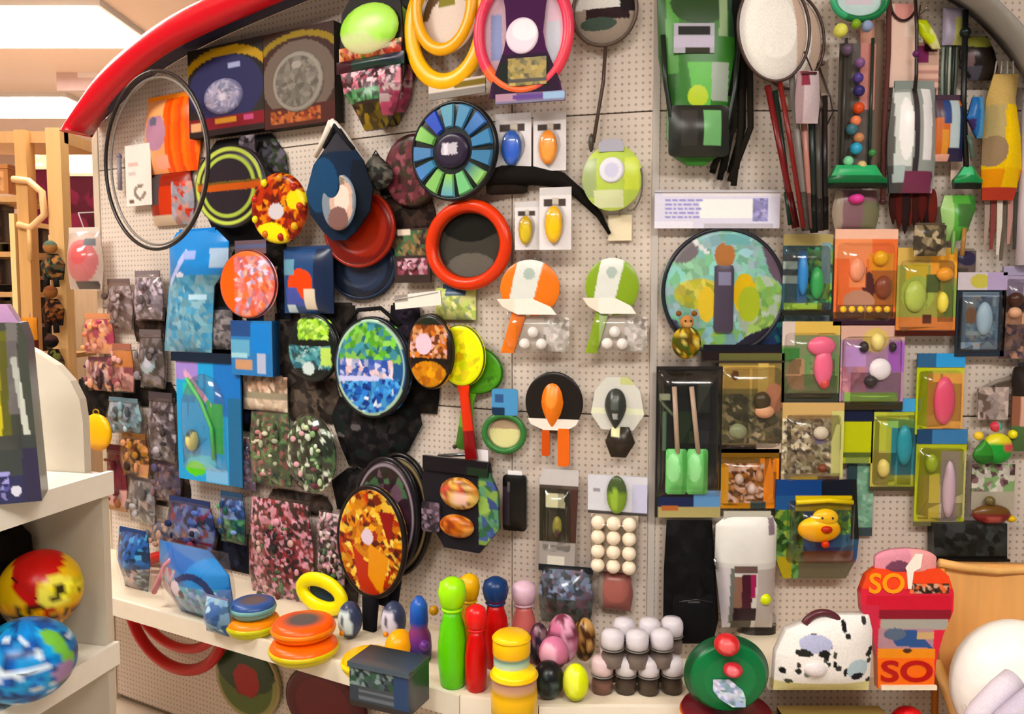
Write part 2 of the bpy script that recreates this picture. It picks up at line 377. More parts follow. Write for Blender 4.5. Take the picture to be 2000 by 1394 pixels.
# pegboard walls ----------------------------------------------------
PEG = pegboard_mat()
def curve_pts(w, px, off, n=48):
    P = [w.hit(x, y, off) for x, y in px]; L = [w.local(p) for p in P]
    k = np.cumsum([0] + [(P[i + 1] - P[i]).length for i in range(len(P) - 1)]); s = np.linspace(0, k[-1], n)
    a = np.stack([np.interp(s, k, [l[i] for l in L]) for i in range(3)], -1)
    for _ in range(6): a[1:-1] = (a[:-2] + 2 * a[1:-1] + a[2:]) / 4
    return a
top_edge = curve_pts(A, [(192, 246), (212, 226), (258, 182), (310, 140), (372, 104), (413, 82), (500, 43), (601, 2), (690, -36), (820, -100), (1005, -175), (1030, -185)], 0)
ua0 = A.local(A.hit(203, 600))[0]
def wall_panel(par, w, cols, zs, top=None):
    """recessed joints: every panel is a slab of its own, a few millimetres apart"""
    g = .0018
    for i in range(len(cols) - 1):
        for j in range(len(zs) - 1):
            x = np.linspace(cols[i] + g, cols[i + 1] - g, 20); lo, hi = zs[j] + g, zs[j + 1] - g
            tz = np.full(20, hi) if top is None else np.minimum(hi, np.interp(x, top[:, 0], top[:, 2]))
            if tz.max() <= lo + .01: continue
            tz = np.maximum(tz, lo + .002); v = []
            for yy in (0, .012):
                v += [(a, yy, lo) for a in x] + [(a, yy, b) for a, b in zip(x, tz)]
            n = 20; f = []
            for k in range(n - 1):
                f += [(k, k + 1, n + k + 1, n + k), (2 * n + k + 1, 2 * n + k, 3 * n + k, 3 * n + k + 1), (n + k, n + k + 1, 3 * n + k + 1, 3 * n + k), (k + 1, k, 2 * n + k, 2 * n + k + 1)]
            f += [(0, n, 3 * n, 2 * n), (n - 1, 3 * n - 1, 4 * n - 1, 2 * n - 1)]
            structure('pegboard_panel', v, f, 'd9ccb4', parent=par, mat=PEG)
def backing(name, w, x0, x1, ztop, tops=None):
    n = 30; x = np.linspace(x0, x1, n); tz = np.full(n, ztop) if tops is None else np.minimum(ztop, np.interp(x, tops[:, 0], tops[:, 2]) - .004); v = []
    for yy in (.0125, .06): v += [(a, yy, 0) for a in x] + [(a, yy, b) for a, b in zip(x, tz)]
    f = []
    for k in range(n - 1):
        f += [(k, k + 1, n + k + 1, n + k), (2 * n + k + 1, 2 * n + k, 3 * n + k, 3 * n + k + 1), (n + k, n + k + 1, 3 * n + k + 1, 3 * n + k)]
    f += [(0, n, 3 * n, 2 * n), (n - 1, 3 * n - 1, 4 * n - 1, 2 * n - 1)]
    o = structure(name, v, f, '8b7d6c'); o.matrix_world = w.mat(); w.hooks = o
    return o
zseam = B.hit(1200, 221).z; ztop = 2.75
uj = B.local(C.o)[0]
wl = backing('wall_left', A, ua0, 0, ztop, top_edge); wb = backing('wall_back', B, 0, uj, ztop); wr = backing('wall_right', C, 0, 1.75, ztop)
zs = [.02, .5, 1.16, zseam, ztop]
wall_panel(wl, A, [ua0, -.93, 0], zs, top_edge); wall_panel(wb, B, [0, uj], zs); wall_panel(wr, C, [0, .95, 1.75], zs)
structure('trim_1', *box_geo(-.008, .008, -.006, .004, 0, ztop), 'c9c2bb', 'paint').matrix_world = C.mat()
structure('trim_2', *box_geo(ua0 - .03, ua0, -.004, .06, 0, float(np.interp(ua0, top_edge[:, 0], top_edge[:, 2]))), 'cfc0ab', 'paint').matrix_world = A.mat()

# arched canopy over the angled wall ---------------------------------
def canopy(w, label, outer, lower, rear, off, cf, cs, depth_top):
    o = bpy.data.objects.new('arched_canopy', None); COL.objects.link(o); o.matrix_world = w.mat(); o['label'] = label; o['category'] = 'canopy'
    a, b, c = curve_pts(w, outer, off), curve_pts(w, lower, off), curve_pts(w, rear, 0); n = len(a); v, f, m = [], [], 9
    for i in range(n):
        for k in range(m):
            t = k / (m - 1); p = a[i] * (1 - t) + b[i] * t; p = p - np.array([0, .03 * math.sin(math.pi * t) ** .6, 0]); v.append(p)
        v.append(b[i] + np.array([0, .02, 0])); v.append(a[i] + np.array([0, depth_top, 0]))
    m += 2
    for i in range(n - 1):
        for k in range(m): f.append((i * m + k, i * m + (k + 1) % m, (i + 1) * m + (k + 1) % m, (i + 1) * m + k))
    f += [tuple(range(m)), tuple((n - 1) * m + k for k in range(m))]
    mk('fascia', o, v, f, np.tile(lin(cf), (len(v), 1)), 'gloss')
    v = []; f = []
    for i in range(n):
        v += [b[i] + np.array([0, .004, 0]), c[i] - np.array([0, .001, 0]), c[i] + np.array([0, -.001, .02]), b[i] + np.array([0, .01, .02])]
    for i in range(n - 1):
        for k in range(4): f.append((i * 4 + k, i * 4 + (k + 1) % 4, i * 4 + 4 + (k + 1) % 4, i * 4 + 4 + k))
    f += [(0, 1, 2, 3), tuple((n - 1) * 4 + k for k in range(4))]
    mk('soffit', o, v, f, np.tile(lin(cs), (len(v), 1)), 'paint', False)
canopy(A, 'red arched canopy with a navy underside above the angled pegboard',
       [(124, 258), (155, 205), (193, 145), (241, 100), (296, 56), (344, 24), (396, -2), (500, -45), (640, -105), (800, -175), (1010, -250)],
       [(148, 256), (170, 232), (200, 200), (244, 155), (293, 115), (344, 84), (413, 52), (500, 15), (640, -45), (820, -120), (1010, -190)],
       [(192, 246), (212, 226), (258, 182), (310, 140), (372, 104), (413, 82), (500, 43), (601, 2), (690, -36), (820, -100), (1005, -175)], .14, 'cc2c36', '272c4c', .1)
canopy(C, 'grey arched rim with a black underside over the hanging net toys',
       [(1800, -75), (1880, -40), (1930, -8), (1965, 25), (2000, 62), (2030, 105), (2050, 150)],
       [(1800, -48), (1870, -18), (1915, 12), (1950, 45), (1985, 85), (2012, 125), (2035, 165)],
       [(1800, -22), (1860, 6), (1900, 36), (1935, 70), (1966, 108), (1994, 145), (2018, 180)], .12, '9c9994', '15151a', .08)

# long shelf under the wall -------------------------------------------
def shelf_edge(w, d):                    # front line of the shelf in plan
    return w.o - w.y * d
def meet(w1, d1, w2, d2):
    p, q = shelf_edge(w1, d1), shelf_edge(w2, d2); m = Matrix(((w1.x.x, -w2.x.x), (w1.x.y, -w2.x.y))).inverted() @ Vector((q.x - p.x, q.y - p.y))
    return p + w1.x * m[0]
DA, DB, DC = .30, .30, .235
sh = bpy.data.objects.new('wall_shelf', None); COL.objects.link(sh); sh.location = (0, 1.8, SHELF_Z); sh['label'] = 'long cream shelf with a white front edge under the pegboard walls'; sh['category'] = 'shelf'
def board(par, name, plan, z0, z1, c, fin='paint'):
    n = len(plan); v = [(p[0], p[1], z0) for p in plan] + [(p[0], p[1], z1) for p in plan]
    f = [tuple(range(n))[::-1], tuple(range(n, 2 * n))] + [(i, (i + 1) % n, n + (i + 1) % n, n + i) for i in range(n)]
    o = mk(name, None, v, f, np.tile(lin(c), (2 * n, 1)), fin, False)
    if par is not None: o.parent = par; o.matrix_parent_inverse = Matrix.Translation(-par.location)
    return o
JAB, JBC = meet(A, DA, B, DB), meet(B, DB, C, DC)
a0 = A.o + A.x * ua0; a0f = a0 - A.y * DA; CEN = C.o + C.x * (.552 - C.o.x); CEF = CEN - C.y * DC
for nm, q in (('shelf_board', [a0f, JAB, A.o, a0]), ('shelf_board', [JAB, JBC, C.o, A.o]), ('shelf_board', [JBC, CEF, CEN, C.o])):
    board(sh, nm, [(p.x, p.y) for p in q], SHELF_Z - .03, SHELF_Z, 'e9dcc6')
def edge(par, p, q, z0, z1, c, th=.012):
    d = (q - p).normalized(); nrm = Vector((d.y, -d.x, 0)); a, b = p + nrm * th, q + nrm * th
    return board(par, 'front_edge', [(a.x, a.y), (b.x, b.y), (q.x, q.y), (p.x, p.y)], z0, z1, c)
for p, q in ((a0f, JAB), (JAB, JBC), (JBC, CEF)): edge(sh, p, q, SHELF_Z - .048, SHELF_Z + .004, 'f1e8d8')
s2 = bpy.data.objects.new('short_shelf', None); COL.objects.link(s2); s2.location = (.72, 1.8, SHELF_C); s2['label'] = 'short cream shelf under the cow spotted bag and the SO pack'; s2['category'] = 'shelf'
S0, S1 = Vector((.556, C.o.y, 0)), Vector((.906, C.o.y, 0)); S0f, S1f = S0 - C.y * DC2, S1 - C.y * DC2
board(s2, 'shelf_board', [(p.x, p.y) for p in (S0f, S1f, S1, S0)], SHELF_C - .024, SHELF_C, 'e9dcc6'); edge(s2, S0f, S1f, SHELF_C - .026, SHELF_C + .002, 'f1e8d8', .006)
for xx in (.575, .887): board(s2, 'bracket', [(xx - .006, C.o.y - .16), (xx + .006, C.o.y - .16), (xx + .006, C.o.y), (xx - .006, C.o.y)], SHELF_C - .05, SHELF_C - .0245, 'b8b0a8')

# white shelf unit ----------------------------------------------------
ang = math.radians(12.6); FCx, FCy = -.778, 1.55
dn = Vector((-math.sin(ang), -math.cos(ang), 0)); dp = Vector((-math.cos(ang), math.sin(ang), 0)); FC = Vector((FCx, FCy, 0))
Z1, Z2 = ZC - .334, ZC - .676
un = bpy.data.objects.new('white_shelf_unit', None); COL.objects.link(un); un.location = (FCx, FCy, 0); un['label'] = 'white shelf unit with a rounded end panel holding the printed balls'; un['category'] = 'shelf unit'
def plan(pts): return [((FC + dn * a + dp * b).x, (FC + dn * a + dp * b).y) for a, b in pts]
for z in (Z1, Z2, .12):
    board(un, 'shelf_board', plan([(.02, .012), (1.1, .012), (1.1, .45), (.02, .45)]), z - .03, z, 'f2ebdd')
    board(un, 'front_edge', plan([(0, 0), (1.1, 0), (1.1, .0115), (0, .0115)]), z - .042, z + .003, 'f6f0e4')
board(un, 'back_panel', plan([(0, .451), (1.1, .451), (1.1, .47), (0, .47)]), 0, ZC - .02, '4a3f36')  # coloured dark to stand in for shade inside the unit
prof = [(.013, 0), (.013, Z1 - .004), (.05, Z1), (.05, ZC - .235), (.056, ZC - .19), (.075, ZC - .155), (.105, ZC - .125), (.15, ZC - .10), (.25, ZC - .055), (.45, ZC - .02), (.45, 0)]
v = []
for a in (0, .018):
    for b, z in prof: q = FC + dn * a + dp * b; v.append((q.x, q.y, z))
n = len(prof); f = [tuple(range(n)), tuple(range(n, 2 * n))[::-1]] + [(i, (i + 1) % n, n + (i + 1) % n, n + i) for i in range(n)]
o = mk('end_panel', un, v, f, np.tile(lin('d3cabb'), (2 * n, 1)), 'paint', False); o.matrix_parent_inverse = Matrix.Translation(-un.location)

# ------------------------------------------------------------------ angled wall: top rows
K = '17161a'
def hoop(label, bb, c, off, r, group=None, tilt=0, w=None, name='hoop', hook=None):
    t = hang(name, label, 'hoop', bb, off, tilt, group, w, hook=hook); q = t.ring('tube', c, r=r, n=96); 
    t.ball('joint', c, .5, .0 + r / t.H, r * 1.25, y=-r, rx=r * 2.6, par=q); return t
hoop('thin black hoop hanging around the orange bag', (203, 138, 408, 492), '2b2726', .182, .0055)
hoop('thin grey hoop hanging just inside the black hoop', (214, 150, 404, 482), '8a847d', .170, .004)
t = hang('toy_bag', 'bright orange striped bag inside the hanging hoops', 'bag', (283, 192, 392, 338), .012)
t.loft('pouch', ['f0a878', ('W', .45, 0, 1, 1, 9, ['f36a10', 'e85808', 'f47a22']), ('E', .28, .45, .2, .25, 'b58aa0'), ('R', .05, .05, .45, .22, 'f5b27a'), ('E', .25, .3, .08, .06, '6d6c80'), ('R', .28, .78, .5, .95, 'f0a890')], bulge=.02, shape='bag')
t.loft('header_card', ['e98c3c'], (.1, -.05, .9, .06), t=.003, y=-.002, fin='paper')
t = hang('toy_bag', 'small dark red bag below the orange striped bag', 'bag', (296, 338, 380, 440), .01)
t.loft('pouch', ['8d2a1c', ('R', 0, 0, .3, .6, '4c4448'), ('R', .3, .25, .62, .8, 'c0401e'), ('V', .6, .2, 1, 1, 14, ['9a9aa4', 'b88a80', 'c04030'], 3), ('R', 0, .8, .6, 1, 'c9b49c')], bulge=.018, shape='bag')
t.loft('seal', ['70201a'], (.05, -.04, .95, .05), t=.003, y=-.002)
t = hang('price_tag', 'white price tag with a dark curl mark by the hoops', 'tag', (246, 282, 296, 402), .03)
t.loft('card', ['eadfd6', ('A', .55, .78, .24, .13, .55, '8b7f74'), ('R', .62, .68, .9, .76, 'eadfd6'), ('R', .12, .9, .3, .94, '6d5648'), ('R', .1, .3, .5, .36, 'd9b8ae'), ('R', .1, .45, .4, .5, 'd0c2bc')], t=.002, fin='paper')
t.tube('loop', [(.3, .03), (.4, -.08), (.5, .02)], .0012, 'ddd', y=-.002)
t = hang('plastic_rod', 'grey plastic rod hanging inside the hoops', 'rod', (231, 304, 244, 372), .015)
t.tube('shaft', [(.5, .0), (.5, 1)], .0075, '8d8590', y=-.0075); t.ball('end_cap', '7a7480', .5, .02, .0095, y=-.0075)

def dartbox(label, bb, prs, off):
    t = hang('game_box', label, 'box', bb, off, group='flat game boxes under the canopy')
    t.loft('carton', prs, t=.035, fin='paper', side='2a2620', skew=0); return t
t = dartbox('navy boxed target game with a gold arc on top', (384, 92, 530, 266), ['2b2620', ('E', .5, .32, .56, .3, 'a8861e'), ('E', .5, .4, .53, .28, '1d1712'), ('E', .5, .5, .5, .38, '2b2b52'), ('R', 0, .8, 1, .93, '781c26'), ('R', .35, .82, .65, .88, 'c08a3a'), ('R', .74, .82, .86, .88, 'b05078'), ('R', .02, .84, .16, .95, 'd0a078'), ('R', .55, .22, .7, .27, '9aa0c0'), ('R', 0, .93, 1, 1, '2a1c1c')], .012)
t.disc('target_face', ['8886a0', ('VE', .5, .5, .5, .5, 60, ['84829c', '9a98ac', '7a7c92', 'a49cb0'], 4), ('A', .5, .5, .5, .5, .9, '6a6888'), ('E', .5, .5, .1, .1, 'c4bcc8')], (.22, .38, .74, .78), t=.006, y=-.035, fin='paper')
t = dartbox('brown boxed target game with an olive arc on top', (531, 62, 668, 250), ['3a241a', ('E', .5, .3, .6, .27, '8a741e'), ('E', .5, .36, .55, .27, '3a2018'), ('E', .5, .52, .52, .4, '6a5c52'), ('R', 0, .8, 1, 1, '4a2018'), ('V', .1, .82, .8, .95, 26, ['8a3a22', 'a05a32', '5c2a1a', 'b0683c'], 5)], .012)
t.disc('target_face', ['777068', ('VE', .5, .5, .5, .5, 60, ['726c64', '7d776e', '686259'], 6), ('A', .5, .5, .5, .5, .88, '908a80'), ('E', .5, .22, .1, .06, '9a948c')], (.14, .24, .86, .86), t=.006, y=-.035, fin='paper')
t = hang('canvas_strip', 'pale cloth strip draped under the brown game box', 'cloth', (620, 232, 718, 326), .03)
t.tube('fold', [(.0, .75), (.2, .38), (.36, .06)], [.007, .009, .012], 'eae0d2', y=-.012, fin='cloth'); t.tube('fold', [(.36, .06), (.6, .4), (.95, .98)], [.012, .013, .009], 'f4eee6', y=-.014, fin='cloth')

for k, (bb, off, lb) in enumerate([((690, -10, 812, 250), .012, 'second lime domed toy pack peeking out behind the first'), ((664, -8, 790, 256), .07, 'black toy pack with a lime green dome on top')]):
    t = hang('domed_pack', lb, 'toy pack', bb, off)
    t.loft('backing_card', ['241f1c', ('R', 0, .36, 1, .45, '201a1c'), ('R', 0, .45, 1, .56, '22423a'), ('V', 0, .56, 1, 1, 40, ['3a2226', '57302c', '2c2a20', '6a3040', '8a4050'], 8 + k)], shape=[(0, .18, .85), (.1, .05, .96), (.45, 0, 1), (.62, .04, 1), (.85, .25, .85), (1, .4, .7)], t=.006, fin='paper')
    t.ball('dome', ['a4e05a', ('E', .62, .35, .42, .42, 'b8f070'), ('E', .25, .75, .4, .25, 'cfe0a0'), ('R', 0, .8, 1, 1, 'd8d8a8')], .5, .255, .03, y=-.012, rx=.45 * t.W, rz=.19 * t.H, ry=.02)
    t.loft('title_band', ['8a4a30', ('V', 0, 0, 1, 1, 34, ['c06a3c', 'a83c30', 'e0a080', '5a2a20', 'd8946a', '6a7a30'], 9 + k)], (.02, .36, .98, .46), t=.005, bulge=.006, y=-.006)
    t.loft('visor', ['1f3a34', ('R', 0, 0, .25, 1, '3a1420'), ('R', .7, 0, 1, .6, '1c2038')], (-.02, .46, 1.02, .55), t=.006, bulge=.012, p=2, y=-.006)
    t.loft('lower_figure', ['33261f', ('V', 0, 0, 1, .35, 34, ['e0c8d0', 'b06478', '6a5a60', 'd88a98', '402028'], 11), ('V', .1, .35, .9, .55, 18, ['4a8a58', '6a9a70', '2c4a34'], 12), ('V', .2, .6, .8, 1, 14, ['8a7420', '4c3c12', '2c2414', '6a5a1a'], 13), ('V', .75, .3, 1, .8, 10, ['a04860', '7a3048', 'c8b0b0'], 14)], (.04, .55, .97, 1), shape=[(0, .0, 1), (.35, .06, 1), (.7, .28, .92), (1, .4, .75)], t=.006, bulge=.03, p=2, y=-.006)

# rings at the top
t = hang('throwing_ring', 'big yellow flat throwing ring hanging beside the pink ring', 'ring', (792, -75, 960, 180), .055)
t.ring('outer_ring', 'f4bc08', r=.010, flat=2.2); t.ring('inner_ring', 'e8ae0c', (.12, -.05, .88, .74), r=.008, flat=2.0, y=-.014)
t.loft('card', ['6a5238', ('R', 0, .5, 1, 1, 'ddd0c6'), ('E', .5, .52, .4, .3, 'e6d8cc'), ('R', .3, .2, .6, .35, '8a8430')], (.2, .15, .82, .7), shape='ell', t=.003, y=.004, fin='paper')
t.loft('hang_label', ['d9d0c4', ('R', .45, .1, 1, .5, '7d6a20'), ('R', .0, .6, 1, 1, '8a8680')], (.3, .93, .95, 1.06), t=.003, y=-.012, fin='paper')
t = hang('throwing_ring', 'pink throwing ring on a purple hourglass card', 'ring', (926, -60, 1122, 210), .08, wall=B)
t.ring('outer_ring', ['e8506a', 'f0627a', 'e8506a', 'f07a50', 'f05a6a'], (0, .0, 1, .93), r=.011, flat=1.25)
t.disc('clear_sheet', ['e8d8ea', ('R', 0, 0, .3, 1, 'd8b8c8'), ('R', .12, .3, .25, .7, '9aa4d0'), ('R', .65, 0, 1, 1, 'f2d8ea'), ('R', .76, .4, .9, .9, 'dce4f0')], (.06, .06, .94, .9), t=.002, y=0, fin='paper')
t.loft('card', ['451248', ('R', .3, 0, .72, .13, '7d7a28'), ('R', 0, .66, 1, 1, '2c1430'), ('R', .1, .72, .85, .93, '1c2420')], (.2, .02, .86, .94), shape=[(0, .1, .9), (.3, .2, .8), (.5, .22, .76), (.62, .18, .8), (.9, -.02, 1.02), (1, -.05, 1.05)], t=.004, y=-.016, fin='paper')
t.disc('white_window', ['eadcea', ('E', .6, .35, .4, .3, 'f4ecf4')], (.34, .37, .66, .63), t=.003, y=-.02, fin='gloss')
t.loft('title_panel', ['8a7a30', ('V', 0, 0, 1, 1, 22, ['a08a3c', '7a7030', 'b09a50', '5c5424'], 15), ('R', .0, .75, 1, .88, '3a301c')], (.36, .66, .74, .86), t=.002, y=-.0205, fin='gloss')
t.loft('bottom_strip', ['6a4a80', ('R', 0, 0, .3, 1, 'b08aa0'), ('R', .25, .15, .7, .6, '5a2c8a'), ('R', .7, .1, 1, .8, '98b8d8'), ('R', 0, .75, 1, 1, '7d789a')], (.24, .915, .92, .985), t=.01, y=-.016, fin='gloss')

# ------------------------------------------------------------------ second row of discs and bags
t = hang('catch_disc', 'black round catch disc with two lime rings and an orange band', 'disc', (386, 284, 524, 446), .05, hook=False)
t.disc('plate', ['26222c', ('A', .5, .5, .47, .47, .9, 'b8c860'), ('A', .5, .5, .39, .39, .86, 'a8bc58'), ('R', .05, .47, .95, .55, 'b85a2c'), ('R', .05, .44, .95, .47, '6a5424')], t=.02, prof=[(0, .02), (.75, .02), (.85, .016), (.95, .02), (1, .006)])
t.ring('rim', '33302a', r=.006, y=-.002)
t = hang('pump_bag', 'black puffed cloth bag behind the lime ringed disc', 'bag', (392, 268, 566, 476), .008)
t.loft('body', ['1c1a1e', ('V', .5, .05, 1, .45, 34, ['2a2a28', '4a4650', '6a6470', '24201c', '35402c'], 16), ('R', .02, .84, .16, .9, 'b8a8ac')], shape=[(0, .2, .8), (.2, .0, .95), (.6, .0, 1), (1, .2, 1)], bulge=.025, p=2, fin='cloth')
t.loft('strap', ['2c2828', ('V', 0, 0, 1, 1, 20, ['5a5058', '28242a', '8a8490'], 17)], (.55, .02, .72, .4), t=.008, y=-.03, fin='cloth')
t = hang('flower_disc', 'red and yellow blossom shaped disc over the black bag', 'disc', (494, 338, 600, 476), .075, hook=False)
t.disc('plate', ['8a2c14', ('VE', .5, .5, .5, .5, 70, ['a8381c', 'c8601c', '7a2010', 'd88a30', '5c1a0e'], 18), ('E', .38, .9, .3, .2, 'f0dc20'), ('E', .85, .4, .16, .14, 'e8d028'), ('E', .5, .55, .14, .12, 'c8c4c8')], t=.016)
for k in range(9):
    a = 2 * math.pi * k / 9; t.ball('petal', ['b8441c', 'e0b028', 'a02c18', 'c8701c', 'e8d428', 'b03018', 'f0dc20', 'd89020', 'a83018'][k], .5 + .42 * math.cos(a), .5 + .42 * math.sin(a), .012, y=-.012, n=12)
t = hang('racket_bag', 'navy teardrop shaped racket bag with a round picture', 'racket bag', (598, 252, 728, 470), .085)
t.loft('cover', ['1c2c42', ('R', 0, 0, 1, .22, '3a3a40'), ('E', .3, .5, .3, .25, '24486a'), ('R', .75, .3, 1, 1, '18202c')], shape=[(0, .46, .54), (.12, .36, .66), (.3, .12, .86), (.55, 0, 1), (.75, .06, .96), (.92, .26, .76), (1, .4, .6)], bulge=.03, p=2, fin='cloth')
t.disc('picture', ['7f8c98', ('E', .6, .5, .34, .4, 'd0b0a0'), ('E', .62, .45, .22, .25, 'ecd4c8'), ('E', .5, .8, .3, .22, '80605c'), ('R', .3, .05, .7, .2, '8a7a68')], (.34, .42, .84, .92), t=.005, y=-.027, fin='gloss')
t.tube('hanger', [(.3, .16, 0), (.42, .06, -.006), (.5, -.02, -.01), (.58, .06, -.006), (.74, .2, 0)], .006, '26262a', y=-.006, fin='cloth')
for bb, c1, c2, off, lb in [((640, 455, 775, 586), '1c2434', '2a3850', .012, 'dark navy frisbee hanging under the dark red frisbee'), ((634, 372, 772, 524), '6e1810', '8e2a1c', .045, 'dark red frisbee behind the navy racket bag')]:
    t = hang('frisbee', lb, 'frisbee', bb, off, group='dark frisbees on the angled wall')
    t.disc('plate', [c1, ('E', .6, .5, .3, .36, c2)], prof=[(0, .012), (.55, .012), (.65, .015), (.88, .012), (.97, .004), (1, 0)]); t.ring('rim', c2, r=.006, y=.002)
t = hang('spoke_disc', 'black spoked disc with blue and green petals', 'disc', (806, 198, 972, 394), .06)
t.disc('plate', ['17201f', ('A', .5, .5, .5, .5, .93, '10141a')], t=.012); bx = (.0, .0, 1, 1)
pc = ['4a86b4', '3a6ea8', '5a92b8', '6aa0c0', '3c58c0', '74b05c', '5a88b8', '4c8ab0', '88c070', '94cc6c', '7cc488', '2c6488', '4a80a8', '78b8a0', '3a5cb0', '4888a8']
for k in range(13): t.wedge('petal', pc[k], bx, .46, .93, 27.7 * k + 3.5, 27.7 * k + 24, .008, y=-.011, c2=['6aa4b8', '5c88c8', '9ad07c'][k % 3] if k % 2 else None)
t.disc('hub', ['2a2038', ('R', .25, .3, .7, .62, 'c4c0cc'), ('R', .3, .3, .42, .62, 'e8e0ec')], (.3, .32, .7, .68), t=.014, y=-.008); t.ring('rim', '14181c', r=.005, y=-.004)
t = hang('catch_disc', 'dark red mottled disc half hidden behind the spoked disc', 'disc', (752, 262, 862, 406), .02)
t.disc('plate', ['4a2428', ('VE', .5, .5, .5, .5, 60, ['4a2228', '6a343c', '3a2420', '8a5058', '3c3424'], 20)], t=.016); t.ring('rim', '2a1a1c', r=.005)
t = hang('cloth_hat', 'dark mottled cloth hat above the navy racket bag', 'hat', (706, 300, 768, 372), .05)
t.loft('cloth', ['3c3a34', ('V', 0, 0, 1, 1, 30, ['4a4a44', '2c302c', '6a6860', '2a2424', '5a5550'], 21)], shape='tear', bulge=.02, fin='cloth'); t.tube('loop', [(.4, .08), (.5, -.08), (.6, .08)], .002, '222', y=-.006)
t = hang('rubber_ring', 'orange rubber ring hanging under the spoked disc', 'ring', (836, 390, 1002, 568), .03)
t.ring('tyre', 'd8481c', r=.014, flat=1.15); t.ring('inner_lip', '7a2a14', (.1, .1, .9, .9), r=.006, y=-.002); t.disc('net', ['43403a', ('E', .5, .1, .5, .35, '1e1e1a'), ('E', .5, .9, .4, .3, '6a665e')], (.1, .1, .9, .9), t=.002, y=.004, fin='cloth')
t = hang('toy_card', 'dark small toy card beside the orange rubber ring', 'toy card', (772, 446, 842, 552), .03)
t.loft('backing_card', ['3a2c28', ('V', 0, .05, 1, .5, 22, ['6a5a3c', '4a6a48', '8a7450', '3c2c28'], 22), ('V', .1, .55, .9, .85, 14, ['c89aa8', 'e0b8c4', '8a4a58', '4a2830'], 23), ('R', .1, .02, .45, .12, 'e0d0c0')], t=.004, fin='paper')
t.ball('toy', ['c08a98', ('V', 0, 0, 1, 1, 12, ['e0b4c0', '8a5060', 'c89aa8'], 24)], .52, .7, .012, y=-.012)
t = hang('shadow_band', 'wide black band standing in for a shadow behind the yellow egg cards', 'strap', (950, 318, 1190, 460), .006, wall=B)
t.tube('band', [(0, .2, 0), (.15, .16, -.004), (.4, .18, -.006), (.62, .26, -.006), (.76, .45, -.004), (.92, .75, 0), (1, 1, .002)], [.022, .027, .024, .019, .014, .008, .004], '1b1714', y=-.012, fin='cloth')  # dark band stands in for a cast shadow on the board
t.loft('pouch', ['231d1a', ('R', 0, .5, 1, 1, '2e2620')], (.0, .05, .34, .42), shape='round', bulge=.012, y=-.008, fin='cloth')  # thicker dark end of the same shadow, no real pouch

# ------------------------------------------------------------------ blue packs and neighbours
t = hang('blue_packet', 'light blue plastic packet with a bright blue header', 'packet', (318, 452, 452, 688), .05, tilt=0)
t.loft('pouch', ['4a9ac8', ('R', 0, 0, 1, .4, '3a8ad0'), ('V', 0, .36, 1, 1, 90, ['6aa0b8', '88aebe', '5a98b8', '7aa8b8', '4a90b8'], 25), ('L', .22, .42, .45, .18, .05, 'b8c4f0'), ('R', .42, .16, .6, .24, 'a0b4e8'), ('E', .38, .36, .06, .02, 'dde'), ('R', .5, .52, .7, .56, 'b8d8ea'), ('R', .78, .15, .98, .3, 'a8c0d8')], shape=[(0, .24, .82), (.1, .12, .98), (.3, .12, .96), (.45, .1, .76), (.8, .03, .72), (1, .0, .7)], bulge=.03, p=3)
t.loft('header_card', ['2f80cc', ('R', .2, .3, .8, .7, '4a98dc')], (.28, -.02, .8, .07), t=.004, y=-.002, fin='paper')
t = hang('print_disc', 'orange and pink printed disc beside the blue packet', 'disc', (432, 488, 542, 622), .075)
t.disc('plate', ['e87848', ('R', 0, 0, .35, 1, 'f56a26'), ('V', .3, .1, 1, .95, 50, ['e88a88', 'f0a898', 'b090a8', 'e07060', 'd8c8e0', 'c87a80', 'f07850'], 26)], t=.014); t.ring('rim', '5c2a34', r=.004, y=-.001)
t.loft('hang_card', ['6a5860', ('R', 0, .3, 1, .5, '5a6488')], (.25, -.14, .8, .06), t=.003, y=.004, fin='paper')
t = hang('toy_pouch', 'deep blue pouch with an orange ball picture', 'pouch', (556, 486, 652, 612), .05)
t.loft('pouch', ['2a4c7a', ('R', .7, 0, 1, 1, '1c2c4a'), ('E', .42, .55, .26, .24, 'd8502c'), ('P', [(.1, .6), (.35, .6), (.55, .9), (.1, .85)], '4a58a0'), ('R', .5, .62, .72, .95, 'd8ccb8'), ('R', 0, .15, .3, .4, '6a9ab0'), ('R', .1, .86, .3, .98, 'c0d0d8')], bulge=.02)
t.loft('header_card', ['28406a'], (.05, -.04, .95, .08), t=.004, y=-.001, fin='paper')
t = hang('toy_pouch', 'small grey see-through pouch by the blue packet', 'pouch', (404, 604, 456, 682), .03)
t.loft('contents', ['6a6668', ('V', 0, 0, 1, 1, 40, ['7d787a', '5a5658', '908a8c', '4c484c'], 27)], bulge=.016, fin='paper'); t.loft('header_card', ['1c2430'], (0, -.06, 1, .06), t=.003, y=-.002, fin='paper')
t = hang('blue_carton', 'small blue carton above the cream packet', 'carton', (466, 626, 546, 732), .05)
t.loft('carton', ['3a7cb8', ('R', 0, 0, .5, .3, '2a5088'), ('R', .5, .05, .95, .6, '2c84d0'), ('R', 0, .35, .45, .65, '6aa8c8'), ('R', .1, .72, .5, .88, 'c09878'), ('R', .62, .6, .85, .95, 'b0b8d0'), ('R', 0, .6, .4, .68, 'a0ccd8')], t=.03, side='25507c'); t.loft('hang_tab', ['1c3c60'], (.3, -.1, .7, .03), t=.003, y=-.012, fin='paper')
t = hang('long_blister', 'tall blue and green blister pack with a cream toy', 'blister pack', (348, 702, 472, 942), .06)
